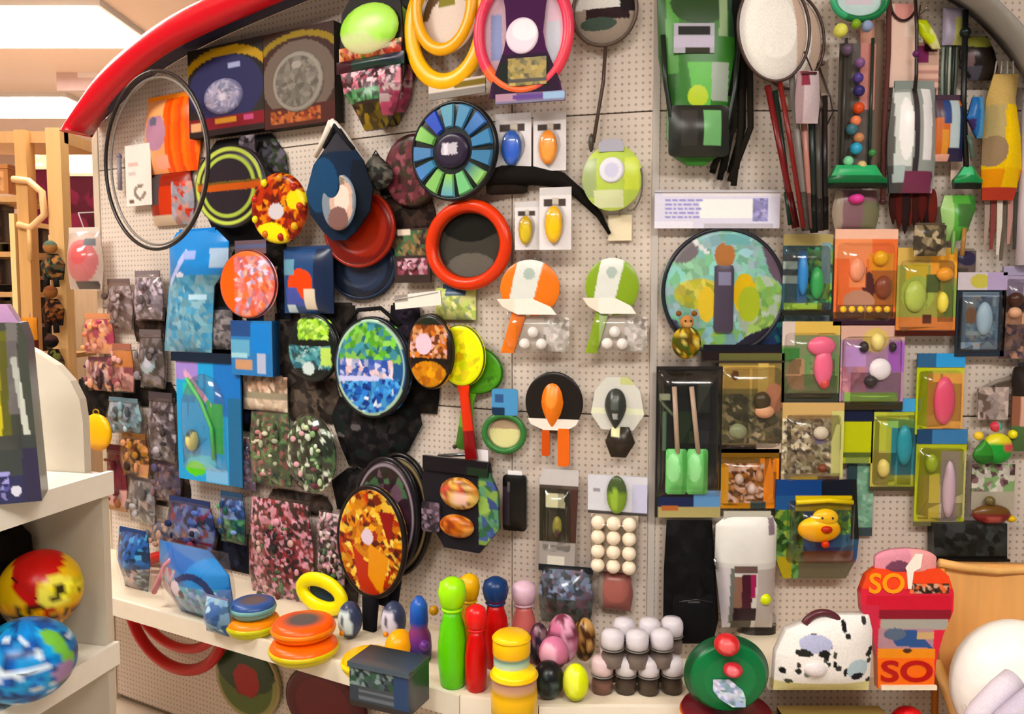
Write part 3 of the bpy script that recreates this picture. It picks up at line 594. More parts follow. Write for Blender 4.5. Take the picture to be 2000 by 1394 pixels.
t.loft('backing_card', ['3aa0d8', ('R', .6, 0, 1, .45, '2878c4'), ('R', .8, .3, 1, 1, '2c6c98'), ('R', 0, .0, .35, .18, 'a08ad0'), ('L', .15, .12, .6, .42, .05, 'd8a8c8'), ('L', .5, .35, .62, .7, .05, '4cb45c'), ('R', .55, .35, .72, .75, '40a860'), ('R', .1, .2, .3, .3, '3ac0b0'), ('R', .15, .78, .6, .92, '58c0d8'), ('E', .28, .9, .16, .06, '5cc820'), ('R', .45, .88, .78, .99, '80b8e0')], t=.006)
t.loft('blister', ['cde'], (.08, .12, .78, .9), shape='arch', bulge=.03, t=.002, y=-.006, fin='film')
t.ball('toy', ['c8c080', ('R', .3, .3, .7, .7, 'd8d090'), ('E', .5, .15, .3, .2, '2c5050')], .29, .66, .02, y=-.02, rz=.034); t.tube('stick', [(.2, .16), (.42, .34), (.58, .55), (.6, .8)], .006, '58b86a', y=-.014)
t.loft('hang_tab', ['1e2a3c'], (-.05, -.05, 1.0, .025), t=.01, y=-.002, fin='cloth')
t = hang('cream_packet', 'cream packet below the small blue carton', 'packet', (476, 734, 562, 802), .03)
t.loft('pouch', ['c8b4a0', ('V', 0, 0, 1, .45, 26, ['d8b8a4', 'b89880', 'e0c8b8', '9a8470'], 28), ('R', 0, .45, 1, .62, '98907c'), ('V', 0, .62, 1, 1, 12, ['e0d4c0', 'd0bca8'], 29)], bulge=.016); t.loft('header_card', ['a8988a'], (.1, -.04, .9, .06), t=.003, y=-.002, fin='paper')
def rdisc(label, bb, pr, off, rim, t_=.018, extra=None):
    t = hang('catch_disc', label, 'disc', bb, off, group='printed catch discs on the angled wall'); q = t.disc('plate', pr, t=t_); t.ring('rim', rim, r=.006, y=-.002, par=q); return t
t = rdisc('round black disc with lime and teal print', (566, 612, 664, 746), ['15201e', ('V', .25, .08, .85, .38, 24, ['a8d850', '6a9a38', 'c0e878', '88b850'], 30), ('V', .05, .45, .9, .8, 34, ['4a8a98', '68a8a8', '346878', '98b8b8', '2c4c50'], 31), ('R', .7, .5, .9, .75, 'b8d870'), ('R', .05, .4, .95, .47, '101815'), ('E', .45, .8, .12, .1, 'c8d8d8')], .05, '151a18')
t = rdisc('big oval disc with green and blue print', (656, 618, 804, 816), ['2a5a90', ('V', .1, .05, .9, .45, 34, ['58a038', '78c04a', '4a90a0', '2c6a70', '88c060'], 32), ('V', .1, .42, .8, .62, 24, ['e0c8d0', '5a70b8', 'b8c0e0', '3a58a8'], 33), ('V', .12, .6, .9, .98, 60, ['3a7ac8', '2a5cb0', '58a0d8', 'c8d8e8', '1c3c88', '4a90d0'], 34), ('L', .1, .62, .6, .6, .05, 'c8ccf0'), ('A', .5, .5, .5, .5, .93, '16202c'), ('A', .5, .5, .45, .47, .94, 'a8c8b0')], .06, '14181e')
t.tube('strap', [(.15, .08), (.3, -.06), (.6, -.08), (.85, .08)], .006, '191818', y=.0, fin='cloth')
t = rdisc('brown and orange printed disc by the yellow paddle', (800, 612, 888, 760), ['2c1c14', ('V', .1, .15, .9, .6, 40, ['c87838', 'a05a2c', 'd8a070', 'e0b0a8', '6a3a20'], 35), ('E', .4, .4, .18, .14, 'e8c8d8'), ('R', .1, .58, .95, .66, '181210'), ('VE', .5, .82, .4, .2, 12, ['e0a030', 'd09028', 'b87028'], 36), ('E', .4, .05, .4, .1, '20281c')], .07, '1c1612')
for lb, bb, c, ch, tilt, off, gp in [('green paddle behind the yellow paddle', (860, 672, 976, 880), '54982c', '6fae3a', 8, .02, None), ('round yellow paddle with a red handle', (862, 634, 956, 896), 'e6ee1c', 'd84428', -7, .045, None)]:
    t = hang('paddle', lb, 'paddle', bb, off, tilt)
    t.disc('blade', [c, ('VE', .5, .5, .42, .42, 16, [c, 'eee04a' if c[0] == 'e' else '4c8a2a'], 37), ('E', .5, .52, .09, .07, 'd8b838' if c[0] == 'e' else c)], (.0, 0, 1, .46), t=.01); t.ring('rim', '5a5a14' if c[0] == 'e' else '2c5a1c', (0, 0, 1, .46), r=.0035)
    t.loft('handle', [ch, ('R', 0, .62, 1, 1, '8a2022' if c[0] == 'e' else '4c7a30')], (.34, .44, .64, 1), shape=[(0, .05, .95), (.15, .2, .8), (.6, .15, .85), (1, .1, .9)], t=.006, bulge=.008, p=2)
t = hang('toy_pouch', 'pale lime little pouch above the yellow paddle', 'pouch', (852, 562, 930, 624), .012)
t.loft('pouch', ['ccd880', ('V', 0, .2, 1, 1, 20, ['d8e08a', 'b8cc70', 'e8e8a8', 'a8b890'], 38), ('R', .3, .0, .8, .25, '3c5a78')], bulge=.012); t.loft('header_card', ['2c4058'], (.2, -.12, .9, .1), t=.003, y=-.003, fin='paper')
t = hang('price_strip', 'white price strip below the dark toy card', 'tag', (772, 572, 862, 600), .07, tilt=-5)
t.loft('card', ['e8e4da', ('R', 0, 0, .3, .45, '9a9088')], t=.004, fin='paper'); t.tube('clip', [(.02, .3), (.5, .2), (.95, .1)], .0015, 'ccc', y=-.005)

# black bags and clear flower packs
t = hang('pump_bag', 'large black drawstring bag under the green and blue disc', 'bag', (646, 780, 822, 915), .012)
t.loft('body', ['141314', ('V', 0, .1, 1, 1, 60, ['141314', '201d1e', '0f0f10', '2c2828', '1a2420'], 39), ('E', .35, .4, .06, .05, '5c5858'), ('E', .12, .55, .08, .03, '6a6664')], shape=[(0, .1, .95), (.3, .0, 1), (.7, .1, .85), (1, .2, .6)], bulge=.03, p=2, fin='cloth'); t.tube('drawstring', [(.2, .05), (.5, .12, -.02), (.85, .05)], .004, '0d0d0d', y=-.012, fin='cloth')
def petals(t, pal, seed, n, y, r=(.005, .010), box=(.2, .12, .8, .9)):
    """loose petals and blossoms pressed against the film"""
    rg = random.Random(seed)
    for k in range(n):
        a = rg.uniform(0, 3.14); q = rg.uniform(*r)
        t.ball('bloom', pal[k % len(pal)], rg.uniform(box[0], box[2]), rg.uniform(box[1], box[3]), q, y=y - rg.uniform(0, .008), rx=q * (.6 + .8 * abs(math.cos(a))), rz=q * (.6 + .9 * abs(math.sin(a))), ry=q * .6, n=10, fin='paper')
def flowerpack(label, bb, pal, seed, off, shape='bag', n=60):
    t = hang('flower_pack', label, 'toy pack', bb, off, group='clear packs of mottled flowers')
    t.loft('contents', [pal[0], ('V', 0, 0, 1, 1, n * 2, [pal[0], pal[0], pal[2], pal[4], pal[-1]], seed)], shape=shape, bulge=.016, p=2, fin='paper')
    petals(t, pal, seed, 20 if n < 40 else 34 if n < 100 else 60, -.016)
    t.loft('clear_film', ['dde'], (-.03, -.03, 1.03, 1.03), shape=shape, bulge=.036, p=3, y=.002, fin='film'); return t
flowerpack('clear pack with a green ringed white blossom', (488, 806, 572, 946), ['4a5a40', 'd8d8c0', '6a8a5c', 'c08a88', '3a4434', 'a8b098', '8a5a58'], 40, .04)
flowerpack('clear pack with dark green and pink blossoms', (560, 812, 656, 962), ['2a3428', 'c8d8b0', '4a6a44', 'e0b0b8', '24281f', '8ab07c', '6a3a44', 'd8e0d0'], 41, .06, shape='ell')
flowerpack('tall clear pack of maroon and pink tassels above the yellow discs', (486, 978, 612, 1182), ['3c2c28', '6a3434', 'c88a94', '4a5c40', '8a3a3c', 'd8b0a8', '2a2c24', '4c7a4c', 'e0a8b8'], 42, .05, n=130)
flowerpack('narrow clear pack of pink and green blossoms by the flame racket', (622, 1002, 674, 1150), ['4a4440', '8a6a70', 'd8a8b8', '5a7a50', '3a302e', 'b89aa0', 'e8d8d8'], 43, .04)
flowerpack('clear pack with a dusty pink cap beside the green blossoms', (470, 856, 502, 956), ['7a6a80', 'b87a7c', '8a88a8', 'a08a98', '5a5470', 'c8908c'], 44, .022, n=24)

# flame rackets
def racket(label, bb, pr, off, tilt, frame, tail=.2):
    t = hang('soft_racket', label, 'racket', bb, off, tilt, 'soft rackets with printed heads')
    q = t.disc('head', pr, (0, 0, 1, 1 - tail), t=.02); t.ring('frame', frame, (-.02, -.01, 1.02, 1.01 - tail), r=.008, y=-.002, par=q)
    t.loft('handle', ['15131a'], (.36, 1 - tail - .02, .64, 1.0), shape=[(0, .1, .9), (1, .2, .8)], t=.012, bulge=.01, fin='cloth'); return t
racket('dark soft racket farthest behind the flame racket with pale rim lines', (716, 884, 842, 1180), ['221c1c', ('A', .5, .5, .46, .46, .93, '8a7a58'), ('A', .5, .5, .38, .38, .93, '3c4a34'), ('VE', .5, .5, .3, .3, 20, ['2a2022', '3c2830', '242c20'], 45)], .05, 6, '14110f')
racket('dark purple soft racket directly behind the flame racket', (694, 892, 818, 1182), ['30202a', ('A', .5, .5, .46, .46, .92, '8a8088'), ('VE', .5, .5, .4, .42, 40, ['3c2430', '28281f', '4a6a4c', '2a2026', '6a5060'], 46)], .08, 5, '16131a')
racket('soft racket with a red and yellow flame print', (664, 948, 794, 1232), ['5a2012', ('VE', .5, .5, .5, .5, 130, ['d89a30', 'b8701c', '7a2a14', 'e0b850', 'a83a1c', '4c1a0e', 'c88424', 'e8c868'], 47), ('P', [(.25, .55), (.6, .75), (.75, 1), (.4, 1)], 'b03820'), ('P', [(.5, .5), (.8, .6), (.7, .95), (.5, .8)], 'd8941c'), ('P', [(.62, .2), (.85, .2), (.8, .5)], '8a1c1c'), ('E', .47, .45, .09, .07, 'd8c8d8')], .112, 3, '1c1412', .24)
t = hang('pump_bag', 'black soft hood over the flame racket', 'bag', (648, 916, 760, 1000), .012)
t.loft('body', ['121212', ('V', 0, 0, 1, 1, 24, ['111', '1c1a1a', '262222'], 48), ('E', .65, .4, .12, .1, '6a6064')], shape=[(0, .3, .7), (.35, 0, 1), (1, .1, .6)], bulge=.02, p=2, fin='cloth'); t.tube('cord', [(.4, .05), (.5, -.06), (.6, .05)], .003, '111', y=-.006)
t = hang('domed_pack', 'black domed pack with yellow and orange pictures', 'toy pack', (826, 898, 976, 1072), .085)
t.loft('backing_card', ['1c1a22', ('R', .75, .1, 1, .9, '4a7a5c'), ('V', .75, .2, 1, .9, 14, ['5a8a68', '3c6a4c', '88a858', '4a5c90'], 49)], shape=[(0, .06, .88), (.15, .03, .9), (.3, .0, .98), (.7, .08, 1), (1, .3, .75)], t=.01, fin='paper')
t.loft('header_card', ['14121a', ('R', .7, .5, 1, 1, '1c3020')], (.04, -.02, .88, .14), t=.012, y=-.006, fin='gloss')
t.ball('upper_dome', ['c89a50', ('V', 0, 0, 1, 1, 30, ['d8b060', 'b87c3c', 'e0c080', '8a5a2c', 'c85a50'], 50), ('E', .62, .6, .2, .2, 'f0c8b8')], .52, .36, .02, y=-.016, rx=.25 * t.W, rz=.18 * t.H)
t.ball('lower_dome', ['a85c24', ('V', 0, 0, 1, 1, 20, ['b8662c', '8a3c14', 'd89a58', 'c87838'], 51)], .48, .73, .02, y=-.014, rx=.22 * t.W, rz=.13 * t.H)
t.loft('side_flap', ['4a4048', ('V', 0, 0, 1, 1, 16, ['8a788a', '2a242c', '5a4c58'], 52)], (.02, .5, .26, .84), shape='round', t=.008, y=-.01)
t = hang('metal_clip', 'grey metal clip with a white tag end over the black domed pack', 'clip', (858, 862, 956, 906), .03)
t.tube('bar', [(0, .75), (.4, .6), (.7, .5)], .005, '8d9094', y=-.006, fin='metal'); t.loft('tag', ['efe9ea'], (.7, .25, 1, 1), t=.003, y=-.006, fin='paper'); t.ball('knob', '4a4038', .33, .25, .006, y=-.006)

# ------------------------------------------------------------------ small hazy packs at the end of the angled wall
def haze(label, bb, pr, off, bulge=.018, name='small_pack'):
    bb = (bb[0] + 4, bb[1] + 5, bb[2] - 5, bb[3] - 4)
    t = hang(name, label, 'toy pack', bb, off, group='small clear packs at the wall end', wall=A)
    t.loft('contents', pr, (.05, .08, .95, .97), shape='bag', bulge=bulge, p=2, fin='paper', res=2.6); t.loft('clear_film', ['e8e4e6'], shape='bag', bulge=bulge + .012, p=3, y=.001, fin='film')
    pal = [q for p_ in pr if isinstance(p_, tuple) and p_[0] == 'V' for q in p_[6]] or ['888', 'a98']
    petals(t, pal, len(label) + int(bb[0]), 9, -.012 - bulge * .6, (.007, .014))
    t.loft('header_card', [pr[0]], (.12, -.07, .88, .07), t=.003, y=-.003, fin='paper'); return t
G1 = ['7d6c68', '93807c', '6a5652', 'a8989c', '584844', 'b8a4a4']
haze('clear pack of mottled brown beads by the blue packet', (203, 546, 268, 648), ['75625e', ('V', 0, 0, 1, 1, 60, G1, 60)], .02)
haze('clear pack of grey lilac beads by the blue packet', (256, 530, 328, 630), ['827678', ('V', 0, 0, 1, 1, 50, ['8a7e84', '746a70', 'b0a4b0', '5c5456', 'c8b8c4'], 61)], .035)
haze('orange and pink toy pack at the wall end', (158, 612, 232, 696), ['d09068', ('V', 0, 0, 1, 1, 24, ['e0a070', 'a8485c', 'd89a88', 'c87a5c', 'e8b090'], 62)], .03)
haze('dusky pink toy pack under the orange one', (166, 696, 228, 768), ['6a4048', ('V', 0, 0, 1, 1, 22, ['8a5a60', '5a2c34', 'c8a8a8', '40282a', 'd8a080'], 63)], .02)
haze('pack with an orange topped pink toy', (214, 672, 270, 770), ['a06858', ('R', 0, 0, 1, .4, 'b87848'), ('V', 0, .4, 1, 1, 18, ['b07c78', '8a4c50', 'd8a8a0'], 64)], .05)
haze('clear pack with pale blue ball', (266, 646, 330, 762), ['6a6060', ('V', 0, 0, 1, 1, 26, ['7a7074', '5c5250', '8a8088', '4a4440'], 65), ('E', .45, .5, .32, .22, 'a8b8c0'), ('E', .5, .5, .15, .1, 'c8c8d8')], .03)
haze('pale blue grey pack beside the yellow ball', (204, 776, 286, 852), ['6a808a', ('V', 0, 0, 1, 1, 24, ['88a4ac', '6a8088', 'a8b8c0', '50585c', '8a8a98'], 66)], .04)
haze('dark mottled pack beside the tall blister', (284, 770, 352, 906), ['4a4246', ('V', 0, 0, 1, 1, 60, ['5a5054', '3a3436', '6a6264', '8a8288', '463c40', 'b0a8b0'], 67)], .03)
haze('brown and amber toy pack below the pale blue pack', (232, 846, 300, 936), ['7a5430', ('V', 0, 0, 1, 1, 22, ['a8782c', 'c08850', '5c3820', 'c89068', '3c2820'], 68)], .045)
haze('dark maroon and pink pack next to the shelf unit corner', (204, 872, 256, 1004), ['6a2c34', ('R', 0, 0, 1, .6, '6e2430'), ('V', 0, 0, .6, .5, 8, ['8a5a3c', '5c1c24', '7a3038'], 69), ('R', 0, .62, 1, .9, 'd8a8a0'), ('R', 0, .9, 1, 1, 'a8743c')], .03)
haze('silver grey pack beside the maroon one', (246, 926, 312, 1026), ['787474', ('V', 0, 0, 1, 1, 34, ['8a8888', '6c6666', 'a8a4a8', '5c5858', '9a8a80'], 70)], .03)
haze('plum grey pack under the dark mottled pack', (296, 896, 362, 984), ['5c4c54', ('V', 0, 0, 1, 1, 26, ['6a5a62', '4a4048', '8a6a6c', '58506a'], 71)], .02)
haze('navy pack with a red and white figure', (318, 974, 430, 1072), ['2c3c68', ('V', 0, 0, 1, 1, 50, ['3a4c80', '24305a', '5a74b8', '1c2440', '7a3048', '6a7c9c'], 72), ('E', .66, .62, .1, .14, 'd8c8d8')], .05)
haze('blue and green pack next to the maroon tassels', (424, 962, 488, 1064), ['2c4c6a', ('V', 0, 0, 1, .45, 20, ['3c5c9a', '28406a', '7a94c0'], 73), ('V', 0, .45, 1, 1, 24, ['3a7a50', '285c4c', '5a9a68', '1c3c4c'], 74)], .05)
haze('peach and grey pack above the blue bags', (288, 1010, 346, 1066), ['8a7a70', ('V', 0, 0, 1, 1, 18, ['b09080', '6a6878', 'c8a890', '586070'], 75)], .02)
t = hang('yellow_ball', 'amber yellow ball hanging next to the pale blue grey pack', 'ball', (164, 806, 216, 882), .10, wall=A)
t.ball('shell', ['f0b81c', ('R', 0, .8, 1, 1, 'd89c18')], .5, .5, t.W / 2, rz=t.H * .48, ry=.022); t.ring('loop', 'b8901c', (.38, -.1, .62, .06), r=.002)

# added second row, coloured dark to stand in for shade in the gaps
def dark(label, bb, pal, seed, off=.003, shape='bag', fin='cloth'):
    t = hang('shade_pouch', label, 'pouch', bb, off, group='dark pouches added as shade in the back row', wall=A)
    t.loft('pouch', [pal[0], ('V', 0, 0, 1, 1, 22, pal, seed)], shape=shape, bulge=.012, p=3, fin=fin, t=.003)  # dark body added as shade
    t.loft('header_card', [pal[-1]], (.15, -.05, .85, .05), t=.004, fin='paper'); return t  # card of the added shade pouch
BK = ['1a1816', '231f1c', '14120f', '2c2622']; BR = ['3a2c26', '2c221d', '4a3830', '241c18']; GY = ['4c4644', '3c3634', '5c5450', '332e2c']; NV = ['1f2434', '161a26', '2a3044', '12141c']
dark('black shade-filler pouch in the back row above the orange printed disc', (452, 478, 566, 520), BK, 300)
dark('navy shade-filler pouch in the back row between the orange disc and blue pouch', (540, 524, 572, 622), NV, 301, .012)
dark('black shade-filler pouch in the back row under the blue packet', (398, 560, 470, 700), BK, 302, .008)
dark('brown shade-filler pouch in the back row above the orange rubber ring', (742, 386, 850, 456), BR, 303, .004)
dark('grey shade-filler pouch in the back row beside the small blue carton', (536, 612, 590, 762), GY, 304, .004)
dark('grey brown shade-filler pouch in the back row under the lime print disc', (560, 742, 664, 822), ['4c443e', '5c5248', '3c342e', '2c2622'], 305, .006)
dark('black shade-filler pouch in the back row beside the brown printed disc', (784, 700, 858, 806), BK, 306, .004)
dark('black shade-filler pouch in the back row at the end of the small packs', (152, 742, 216, 812), BK, 307, .004)
dark('dark brown shade-filler pouch in the back row over the navy pack', (300, 916, 372, 990), BR, 308, .002)
dark('taupe shade-filler pouch in the back row above the maroon tassels', (524, 962, 648, 1000), ['564a44', '4a3f38', '2e2824', '3c332d'], 309, .004)
dark('navy shade-filler pouch in the back row behind the snorkel bag', (396, 1040, 502, 1112), NV, 310, .004)
dark('brown shade-filler pouch in the back row between the mottled bead packs', (262, 600, 330, 668), BR, 311, .004)
dark('black shade-filler pouch in the back row below the pale blue ball pack', (206, 742, 344, 792), BK, 312, .004)
dark('dark navy shade-filler pouch in the back row next to the tall blister pack', (462, 700, 500, 842), NV, 313, .004)
dark('charcoal shade-filler pouch in the back row behind the flame rackets', (640, 1060, 700, 1180), GY, 314, .004)
dark('dark olive shade-filler pouch in the back row above the dark red frisbee', (740, 330, 812, 380), ['2c2e22', '3a3a2c', '22241a', '1a1c14'], 315, .004)
dark('black shade-filler pouch in the back row behind the green and blue disc', (622, 596, 700, 700), BK, 316, .02)
dark('dark purple shade-filler pouch in the back row behind the green and blue disc', (760, 596, 824, 694), ['2a2230', '1e1a24', '3a303c', '16141a'], 317, .012)

# ------------------------------------------------------------------ middle wall
t = hang('catching_net', 'butterfly net with a grey bag on a thin brown pole', 'net', (1112, -40, 1246, 296), .03, wall=B)
t.ring('rim', '5a4a40', (.02, -.02, 1, .40), r=.0045, y=-.002); t.disc('net_bag', ['a09488', ('R', 0, 0, 1, .45, 'dcdcd8'), ('R', .2, .45, .9, .62, '36282a'), ('E', .4, .68, .3, .1, '4a5a50'), ('R', .75, .3, 1, .5, '2a2426')], (.06, .0, .96, .385), prof=[(0, .012), (.6, .01), (1, .001)], y=.004, fin='cloth')
t.tube('pole', [(.53, .39), (.5, .6), (.42, .8), (.36, .95)], .0045, '53423a', y=-.004); t.ball('grip', '4c463e', .33, .95, .007, y=-.004, rz=.022)
def egg(label, bb, c1, c2, off):
    t = hang('toy_card', label, 'toy card', bb, off, group='white cards with an egg shaped toy', wall=B)
    t.loft('backing_card', ['e6e2e4', ('R', .0, 0, 1, .12, 'd2cfd0'), ('R', .12, .18, .82, .3, '4a403c'), ('R', .42, .16, .6, .3, 'c8c0b4')], t=.003, fin='paper')
    t.ball('toy', [c1, ('E', .55, .6, .35, .3, c2)], .47, .6, .01, y=-.012, rx=.28 * t.W, rz=.3 * t.H); t.loft('blister', ['eee'], (.14, .26, .82, .95), shape='drop', bulge=.024, t=.001, y=-.003, fin='film')
egg('white card with a blue egg shaped toy', (968, 222, 1038, 336), '3c68b8', '4a72d8', .03)
egg('white card with an orange egg shaped toy', (1042, 222, 1106, 334), 'ee9a48', 'f8b060', .03)
egg('smaller white card with a dull yellow egg shaped toy', (1006, 394, 1054, 488), 'c8a830', 'e0c848', .05)
egg('white card with a bright yellow egg shaped toy', (1054, 366, 1116, 488), 'ecb818', 'f8d020', .065)
t = hang('bat_set', 'lime and white ball catch set at the top of the middle wall', 'bat set', (1138, 276, 1254, 412), .04, wall=B)
t.loft('lime_scoop', ['bcd268', ('R', .0, .2, .25, .8, 'a8b884'), ('R', .72, .2, .95, .7, 'd0e060'), ('R', .2, .7, .7, .95, 'dce4b8')], (0, .05, 1, 1), shape='ell', t=.004, bulge=.02, p=2); t.disc('badge', ['e4e4ee', ('E', .5, .5, .3, .3, 'd0d0e8')], (.3, .25, .72, .62), t=.006, y=-.022)
t.ring('wire', '6a6258', (.55, .2, 1.02, 1.02), r=.002, a0=-100, a1=30, y=-.004); t.loft('header_card', ['b0b0bc'], (.28, -.02, .7, .16), shape='arch', t=.004, y=-.01, fin='paper')
t = hang('price_tag', 'small cream price tag under the lime ball catch set', 'tag', (1188, 420, 1234, 470), .01, wall=B)
t.loft('card', ['efe2c4'], t=.002, fin='paper'); t.tube('string', [(.5, .05), (.45, -.3), (.5, -.5)], .001, '8a8078', y=-.002)
def bats(label, bb, c, c2, off):
    t = hang('bat_set', label, 'bat set', bb, off, group='bat sets with three white balls', wall=B)
    t.loft('bat', [c, ('P', [(.3, 0), (.75, 0), (.5, 1), (.1, 1)], 'dfe2dc'), ('E', .5, .25, .1, .1, 'b0c0b8')], (.02, .04, .86, .62), shape='ell', t=.008, bulge=.006)
    t.loft('band', ['f0ece2', ('R', 0, 0, .3, 1, 'e8e0d0')], (-.02, .44, .84, .6), shape=[(0, 0, .6), (.5, .1, .9), (1, .35, 1)], t=.004, y=-.016, fin='paper')
    t.loft('handle', [c, ('R', .6, 0, 1, 1, c2)], (.02, .58, .4, 1), shape=[(0, .45, 1), (1, .0, .5)], t=.008, bulge=.004, y=-.002)
    t.loft('backing_card', ['bfb6ac', ('R', .6, 0, 1, 1, 'a8a096'), ('V', .55, .0, 1, 1, 20, ['c8c4bc', 'a49c94', 'd8d0cc'], 80)], (.2, .62, 1, .98), shape='round', t=.003, y=.001, fin='paper')
    t.loft('blister', ['eee'], (.02, .58, 1, 1), shape='bag', bulge=.03, y=-.001, t=.001, fin='film')
    for u, v in ((.5, .78), (.38, .9), (.62, .9)): t.ball('ball', 'f4efec', u, v, .0135, y=-.016, n=16)
bats('orange bat set with three white balls', (976, 500, 1112, 690), 'e8823c', 'd8783c', .045)
bats('green bat set with three white balls', (1142, 496, 1264, 690), '8aa838', 'a8bc88', .045)
t = hang('ring_toy', 'green ring toy with a blue hang tag', 'ring toy', (942, 758, 1030, 886), .02, wall=B)
t.ring('ring', '3e7a40', (0, .36, 1, 1), r=.008); t.disc('centre', ['dcd8a0', ('R', 0, 0, 1, .35, 'b09a80')], (.14, .45, .86, .92), t=.003); t.loft('hang_tag', ['5a98c8', ('R', 0, .7, .5, 1, '1c3450'), ('R', .1, .2, .45, .5, '3a5c8a')], (.25, .0, .82, .4), shape='round', t=.004, y=-.012, fin='paper')
t = hang('whistle_toy', 'black round card with an orange drop and two orange legs', 'toy', (1026, 726, 1138, 908), .03, wall=B)
t.disc('round_card', ['221c19', ('R', 0, .82, 1, 1, '4a3c30')], (0, 0, 1, .66), t=.004, fin='gloss'); t.loft('orange_drop', ['e8823a', ('E', .5, .3, .3, .25, 'f09a50')], (.3, .12, .66, .6), shape='drop', t=.004, bulge=.016, p=2, y=-.004)
t.loft('white_band', ['efe6dc'], (.06, .5, .94, .62), shape=[(0, 0, 1), (.5, .05, .95), (1, .3, .75)], t=.004, y=-.006, fin='paper')
t.loft('leg', ['c85a2c'], (.3, .62, .44, .9), shape='round', t=.008, y=-.002); t.loft('leg', ['e07238'], (.58, .6, .78, 1), shape='round', t=.01, y=-.002)
t = hang('torch_pack', 'pale fan shaped pack holding a black torch', 'torch', (1154, 736, 1258, 892), .03, wall=B)
t.loft('fan_card', ['d4d4cc', ('R', .55, 0, .8, .15, 'c8cc90'), ('R', 0, .6, 1, .7, 'e0e4c8')], (0, 0, 1, .66), shape=[(0, .3, .7), (.25, .08, .92), (.7, .0, 1), (1, .2, .8)], t=.004, fin='paper')
t.loft('torch_head', ['3a3e3a', ('R', .3, .15, .7, .5, '5a605a'), ('R', .4, .6, .65, .75, 'b0b4b0')], (.28, .14, .66, .64), shape='drop', t=.006, bulge=.02, p=2, y=-.004)
t.loft('torch_body', ['332c24', ('R', .2, .0, .5, .3, 'd8d4a8')], (.28, .62, .84, 1), shape=[(0, .2, .8), (.5, 0, 1), (1, .2, .7)], t=.006, bulge=.018, p=2, y=-.002)
t = hang('black_case', 'slim black case with a white hang tab', 'case', (984, 918, 1030, 1034), .03, wall=B)
t.loft('shell', ['14110f', ('R', .0, .2, .35, .9, '3c343c'), ('R', .25, .12, .35, .3, '6a6464')], (0, .07, 1, 1), shape='round', t=.012, bulge=.006); t.loft('hang_tab', ['f0eeee'], (.2, 0, .8, .1), t=.003, y=-.004, fin='paper')
t = hang('toy_card', 'grey topped card with a brown and olive figure', 'toy card', (1054, 916, 1130, 1112), .03, wall=B)
t.loft('backing_card', ['5a5048', ('R', 0, 0, 1, .16, 'c8c4c4'), ('R', 0, .16, .6, .2, '4c423c'), ('R', .78, .2, 1, .72, '4a302a'), ('R', .0, .2, .75, .72, '2e2c20'), ('R', .15, .24, .65, .38, 'e0dcb8'), ('R', 0, .72, 1, 1, 'a8a29c'), ('R', .2, .86, .65, .98, 'd8d4c8')], shape=[(0, .1, 1), (.1, .0, 1), (1, .0, .9)], t=.004, fin='gloss')
t.ball('toy', ['8a8438', ('R', .3, .5, .8, .7, '4a4818'), ('E', .6, .95, .5, .3, '3c1c14')], .48, .56, .012, y=-.012, rz=.026); t.loft('blister', ['eee'], (.08, .2, .8, .82), shape='round', bulge=.022, t=.001, y=-.004, fin='film')
t = hang('shuttle_card', 'white card with a green shuttle shaped toy', 'toy card', (1148, 920, 1264, 1004), .03, wall=B)
t.loft('backing_card', ['d6d6de', ('R', .75, .2, 1, 1, 'c8c8e0'), ('R', 0, .93, 1, 1, '4a4644'), ('R', .1, .35, .2, .45, '9a96a0')], (0, .1, 1, 1), t=.003, fin='paper'); t.ball('toy', ['7d9a3c', ('R', 0, 0, 1, .4, '4c5c38'), ('E', .4, .6, .2, .3, '98b84c')], .5, .52, .01, y=-.013, rx=.17 * t.W, rz=.44 * t.H)
t = hang('ball_pack', 'pack of twelve cream table tennis balls', 'ball pack', (1154, 1004, 1246, 1116), .03, wall=B)
t.loft('backing_card', ['cbbba8'], t=.003, fin='paper'); t.loft('blister', ['f0e8dc'], bulge=.03, p=6, t=.001, y=-.003, fin='film', shape='round')
for r in range(4):
    for c in range(3): t.ball('ball', 'f8ead4', .17 + .33 * c, .13 + .247 * r, min(t.W / 6.3, t.H / 8.2), y=-.018, n=14)
t = hang('toy_pouch', 'dull red pouch under the table tennis balls', 'pouch', (1166, 1116, 1236, 1190), .02, wall=B)
t.loft('pouch', ['96605a', ('E', .55, .4, .35, .35, 'a86860'), ('R', 0, 0, .2, 1, '8a8076')], shape='bag', bulge=.018); t.loft('seal', ['8a5c56'], (.05, -.06, .95, .06), t=.003, y=-.002)
t = hang('net_bag', 'dark blue net bag of little toys below the grey topped card', 'net bag', (1052, 1110, 1158, 1216), .03, wall=B)
t.loft('contents', ['47525a', ('V', 0, 0, 1, .5, 34, ['5a6a80', '3c444c', '8a98b0', '2c3034', '6a5c6a'], 81), ('V', 0, .5, 1, 1, 24, ['4c5650', '3a403c', '6a5058', '5a6060'], 82)], shape='bag', bulge=.03, p=2, fin='paper'); t.loft('clear_film', ['cdd'], (-.03, -.03, 1.03, 1.03), shape='bag', bulge=.04, p=2, fin='film'); t.loft('header_card', ['24262a'], (.0, -.06, 1, .06), t=.003, y=-.002, fin='paper')

